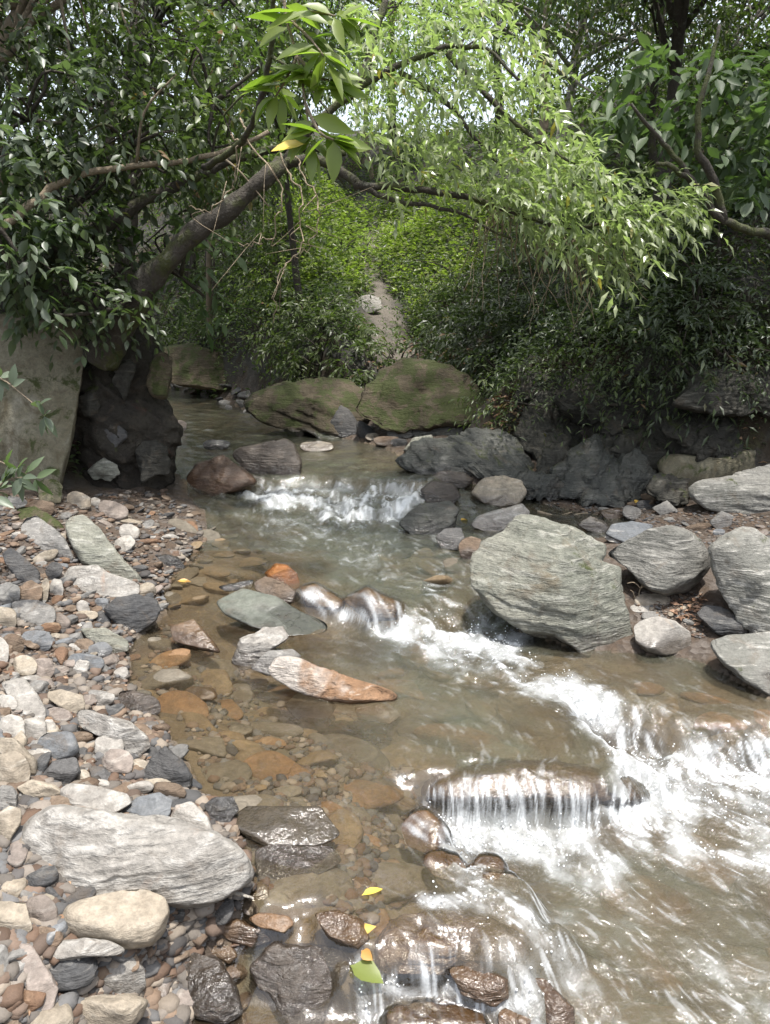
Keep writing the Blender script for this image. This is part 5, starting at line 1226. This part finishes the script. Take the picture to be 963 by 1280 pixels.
# ---- bushes on the slopes
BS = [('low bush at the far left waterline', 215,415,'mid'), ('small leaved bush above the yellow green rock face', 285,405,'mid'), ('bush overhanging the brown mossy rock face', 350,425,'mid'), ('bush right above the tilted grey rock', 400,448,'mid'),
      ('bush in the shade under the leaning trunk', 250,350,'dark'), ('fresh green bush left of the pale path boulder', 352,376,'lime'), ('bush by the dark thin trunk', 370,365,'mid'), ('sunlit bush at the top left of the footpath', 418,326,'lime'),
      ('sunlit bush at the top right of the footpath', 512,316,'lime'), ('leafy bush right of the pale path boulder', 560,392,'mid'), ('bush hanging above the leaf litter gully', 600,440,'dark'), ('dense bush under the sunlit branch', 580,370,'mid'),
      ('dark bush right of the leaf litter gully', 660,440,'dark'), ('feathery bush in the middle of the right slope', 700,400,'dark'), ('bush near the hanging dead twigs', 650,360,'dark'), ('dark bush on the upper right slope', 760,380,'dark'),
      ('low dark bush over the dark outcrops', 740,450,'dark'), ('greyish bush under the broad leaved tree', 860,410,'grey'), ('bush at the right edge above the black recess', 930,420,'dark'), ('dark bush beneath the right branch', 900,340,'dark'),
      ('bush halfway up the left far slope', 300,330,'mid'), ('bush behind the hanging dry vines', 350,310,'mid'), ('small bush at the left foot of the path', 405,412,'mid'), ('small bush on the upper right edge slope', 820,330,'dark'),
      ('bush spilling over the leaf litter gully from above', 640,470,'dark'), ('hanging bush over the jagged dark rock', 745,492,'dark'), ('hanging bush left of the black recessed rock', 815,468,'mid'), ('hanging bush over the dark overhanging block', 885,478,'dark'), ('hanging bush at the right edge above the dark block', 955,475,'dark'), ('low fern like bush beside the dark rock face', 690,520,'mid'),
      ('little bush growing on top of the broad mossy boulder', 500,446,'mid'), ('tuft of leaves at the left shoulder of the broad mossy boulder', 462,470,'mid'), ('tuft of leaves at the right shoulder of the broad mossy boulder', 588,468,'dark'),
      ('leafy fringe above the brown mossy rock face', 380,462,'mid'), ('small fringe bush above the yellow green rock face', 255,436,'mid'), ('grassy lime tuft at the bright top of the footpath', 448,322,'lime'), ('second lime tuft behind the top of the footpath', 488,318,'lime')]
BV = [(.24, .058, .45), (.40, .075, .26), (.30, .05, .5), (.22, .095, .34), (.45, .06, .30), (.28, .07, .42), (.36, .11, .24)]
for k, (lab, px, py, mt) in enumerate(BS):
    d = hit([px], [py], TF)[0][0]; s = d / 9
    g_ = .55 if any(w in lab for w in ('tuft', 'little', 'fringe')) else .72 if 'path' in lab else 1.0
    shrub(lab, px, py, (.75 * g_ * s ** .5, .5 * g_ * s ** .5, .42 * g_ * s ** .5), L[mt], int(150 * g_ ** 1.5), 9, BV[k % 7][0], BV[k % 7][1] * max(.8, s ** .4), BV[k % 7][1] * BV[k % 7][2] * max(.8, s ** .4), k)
# ---- ground cover too fine to count
def cover(name, cond, n, Ln, Wd, hgt, mat, seed, yr=(4.5, 24), leaves=7):
    r = np.random.default_rng(seed)
    y = np.exp(r.uniform(math.log(yr[0]), math.log(yr[1]), n)); x = r.uniform(-1.05, 1.05, n) * y
    k = cond(x, y, r); x, y = x[k], y[k]; z = TZ(x, y)
    m = len(x); lv = Leaves()
    a = r.uniform(0, 6.28, (m, leaves)); up = r.uniform(.1, 1.0, (m, leaves))
    P = np.stack([x, y, z], -1)[:, None] + np.stack([np.cos(a) * .05, np.sin(a) * .05, r.uniform(.1, 1, a.shape) * hgt], -1) * np.maximum(.7, (y / 8))[:, None, None] ** .5
    D = np.stack([np.cos(a), np.sin(a) - .3, up - .35], -1)
    f = np.repeat(np.maximum(.8, (y / 8) ** .6), leaves)
    tt = np.clip(.5 + .6 * fbm2(x, y, 1.1, 3, seed) + .15 * r.normal(size=m), 0, .88)
    lv.add(P.reshape(-1, 3), nrm(D.reshape(-1, 3)), UP + .5 * r.normal(size=(m * leaves, 3)), Ln * f * r.uniform(.6, 1.3, m * leaves), Wd * f * r.uniform(.7, 1.2, m * leaves), np.repeat(tt, leaves))
    return tag(lv.build(name, mat), kind='stuff')
def on_hill(x, y, r, lo=.25):
    sb = np.maximum(poly_sd(HILL_B, x, y), poly_sd(HILL_L, x, y)); dp = line_d(PATH, x, y)
    clear = ((x + .13) / .42) ** 2 + ((y - 9.9) / .75) ** 2 > 1      # trodden ground round the boulder on the path
    return clear & (sb > lo + .3 * fbm2(x, y, 2, 2, 3)) & ((dp > .16 + .30 * sstep(11.5, 7.6, y) + .2 * fbm2(x, y, 3, 2, 5)) | (y < 7))
cover('undergrowth', lambda x, y, r: on_hill(x, y, r, .10) & (x > .5) & (fbm2(x, y, 2.4, 2, 19) > -.12), 36000, .055, .022, .13, L['dark'], 3, (4.6, 9.5))
cover('undergrowth', lambda x, y, r: on_hill(x, y, r, .02) & (x < .6) & (y > 7), 12000, .06, .026, .16, L['mid'], 4, (7, 13))
cover('undergrowth', lambda x, y, r: on_hill(x, y, r), 26000, .07, .032, .22, L['mid'], 1)
cover('undergrowth', lambda x, y, r: on_hill(x, y, r) & (fbm2(x, y, 1.5, 2, 9) > 0), 13000, .09, .022, .30, L['dark'], 2)
cover('undergrowth', lambda x, y, r: on_hill(x, y, r) & (y > 9.8) & (line_d(PATH, x, y) < 1.7 - .5 * (y < 10.5)), 16000, .075, .034, .27, L['lime'], 5, (9.8, 18))
# fallen leaves in the gully and on the path flank
def litter(n, poly, seed, size=.07):
    r = np.random.default_rng(seed); poly = np.asarray(poly, float)
    q = r.uniform(poly.min(0), poly.max(0), (n * 3, 2)); q = q[in_poly(poly, q[:, 0], q[:, 1]) > 0][:n]
    P = hit(q[:, 0], q[:, 1], TF)[1] + [0, 0, .015]; m = len(P); lv = Leaves()
    a = r.uniform(0, 6.28, m)
    lv.add(P, np.stack([np.cos(a), np.sin(a), .1 * r.normal(size=m)], -1), UP + .5 * r.normal(size=(m, 3)), size * r.uniform(.6, 1.3, m), size * .5 * r.uniform(.6, 1.2, m), r.uniform(0, 1, m))
    return tag(lv.build('leaf_litter', L['litter']), kind='stuff')
litter(260, [(610,500),(640,490),(665,505),(660,560),(640,590),(615,545)], 3)
litter(240, [(500,420),(560,415),(600,450),(590,480),(540,450),(500,445)], 4)
litter(80, [(0,640),(200,640),(210,760),(160,860),(250,1000),(280,1060),(200,1290),(0,1290)], 9, .03)
litter(160, [(450,450),(610,450),(620,500),(560,470),(470,475)], 10, .06)
litter(60, [(850,750),(880,745),(880,790),(840,770)], 5, .035)
litter(120, [(700,560),(850,480),(963,500),(963,620),(850,640),(720,630)], 6, .05)
# ---- leaves lying on stones and in the shallows
def lay(kind, label, px, py, ln, wd, mat, d=(1, .1, 0), up=.02, f=SURF):
    P = hit([px], [py], f)[1][0] + [0, 0, up]
    return one_leaf(kind, label, P, d, (0, -.2, 1), ln, wd, mat)
def top_of(px, py, off=.004):
    """nearest stone surface along the sight line through a photo pixel"""
    dg = bpy.context.evaluated_depsgraph_get()
    d = Vector(ray(px, py)).normalized()
    ok, loc, nor, i, ob, mw = scene.ray_cast(dg, Vector(CAMP), d)
    return np.array(loc) + np.array(nor) * off, np.array(nor)
bpy.context.view_layer.update()
for lab, px, py, ln, wd, mt, d in [('bright yellow leaf on the tan wet stone', 424, 1163, .085, .034, 'yellow', (1, .1, 0)), ('yellow leaf caught above the tan wet stone', 452, 1121, .06, .022, 'yellow', (.9, .5, 0)), ('small orange leaf beside the bright yellow leaf', 452, 1188, .035, .025, 'orange', (.6, -.6, 0)),
                                  ('torn green leaf at the lip of the lowest fall', 437, 1208, .085, .055, 'lime', (.8, -.4, 0)), ('orange leaf on the rusty brown stone', 576, 651, .055, .045, 'orange', (.7, .3, 0)), ('orange leaf in the upper left shallows', 222, 727, .07, .03, 'orange', (1, .1, 0)),
                                  ('tiny yellow leaf on the dark slope by the triangular stone', 794, 629, .05, .04, 'yellow', (.6, .5, .2))]:
    P, nr = top_of(px, py)
    one_leaf('fallen_leaf', lab, P, d, nr + .2 * UP, ln, wd, L[mt])
# ---- dry twigs
def twig(label, lst, kind='dry_twig', mat='twig', rad=.004):
    o0 = pxl([lst[0][0]])[0]; parts = []
    for k, pts in enumerate(lst):
        c = curve(pxl(pts), 12, .003, k); parts.append((c - o0, taper(len(c), rad * (1 if k == 0 else .7), rad * .4)))
    o = limbs(kind, parts, BK[mat], None, 6, .1); o.location = o0; return tag(o, label, 'twig')
t0 = hit([795], [800], SURF)[0][0]
twig('reddish dry plant stalk standing beside the huge boulder', [[(794,800,t0),(797,760,t0),(801,735,t0),(810,722,t0)], [(801,735,t0),(793,728,t0),(784,729,t0)], [(797,760,t0),(792,742,t0),(789,738,t0)], [(801,735,t0),(812,729,t0)], [(793,800,t0+.02),(790,765,t0+.02),(788,748,t0+.02)]])
t1 = hit([440], [535], SURF)[0][0]
twig('pale dead branch propped on the far waterline rocks', [[(434,478,t1+.4),(437,503,t1+.2),(450,525,t1+.1),(468,548,t1)], [(437,503,t1+.2),(428,492,t1+.2)]], rad=.02, kind='dead_branch')
P, nr = top_of(300, 1118)
twig('white stick poking out under the big white slab', [[(286,1112,P[1]),(300,1117,P[1]-.02),(317,1124,P[1]-.04)]], mat='pale', rad=.006, kind='stick')
t2 = hit([720], [652], SURF)[0][0]
twig('driftwood stick lying behind the huge boulder', [[(672,640,t2),(700,645,t2),(735,641,t2)], [(700,645,t2),(715,640,t2)]], rad=.012, kind='driftwood')
# dead twigs hanging under the sunlit branch
for k, (lab, x, y) in enumerate([('dead twigs hanging under the sunlit branch, left cluster', 620, 265), ('dead twigs hanging under the sunlit branch, middle cluster', 690, 290), ('dead twigs hanging under the sunlit branch, right cluster', 745, 300)]):
    r = np.random.default_rng(k + 70); o0 = pxl([(x, y, 4.6)])[0]; parts = []
    for q in range(16):
        a = np.array([x + r.uniform(-35, 35), y + r.uniform(-15, 15)]); e = a + [r.uniform(-35, 45), r.uniform(40, 120)]
        pts = [(a[0], a[1], 4.6 + r.uniform(-.2, .3)), ((a[0] + e[0]) / 2 + r.uniform(-14, 14), (a[1] + e[1]) / 2, 4.6 + r.uniform(-.2, .3)), (e[0], e[1], 4.6 + r.uniform(-.2, .3))]
        c = curve(pxl(pts), 12, .02, q); parts.append((c - o0, taper(len(c), .004, .0015)))
    o = limbs('dead_twigs', parts, BK['twig'], None, 4, 0); o.location = o0; tag(o, lab, 'twigs')
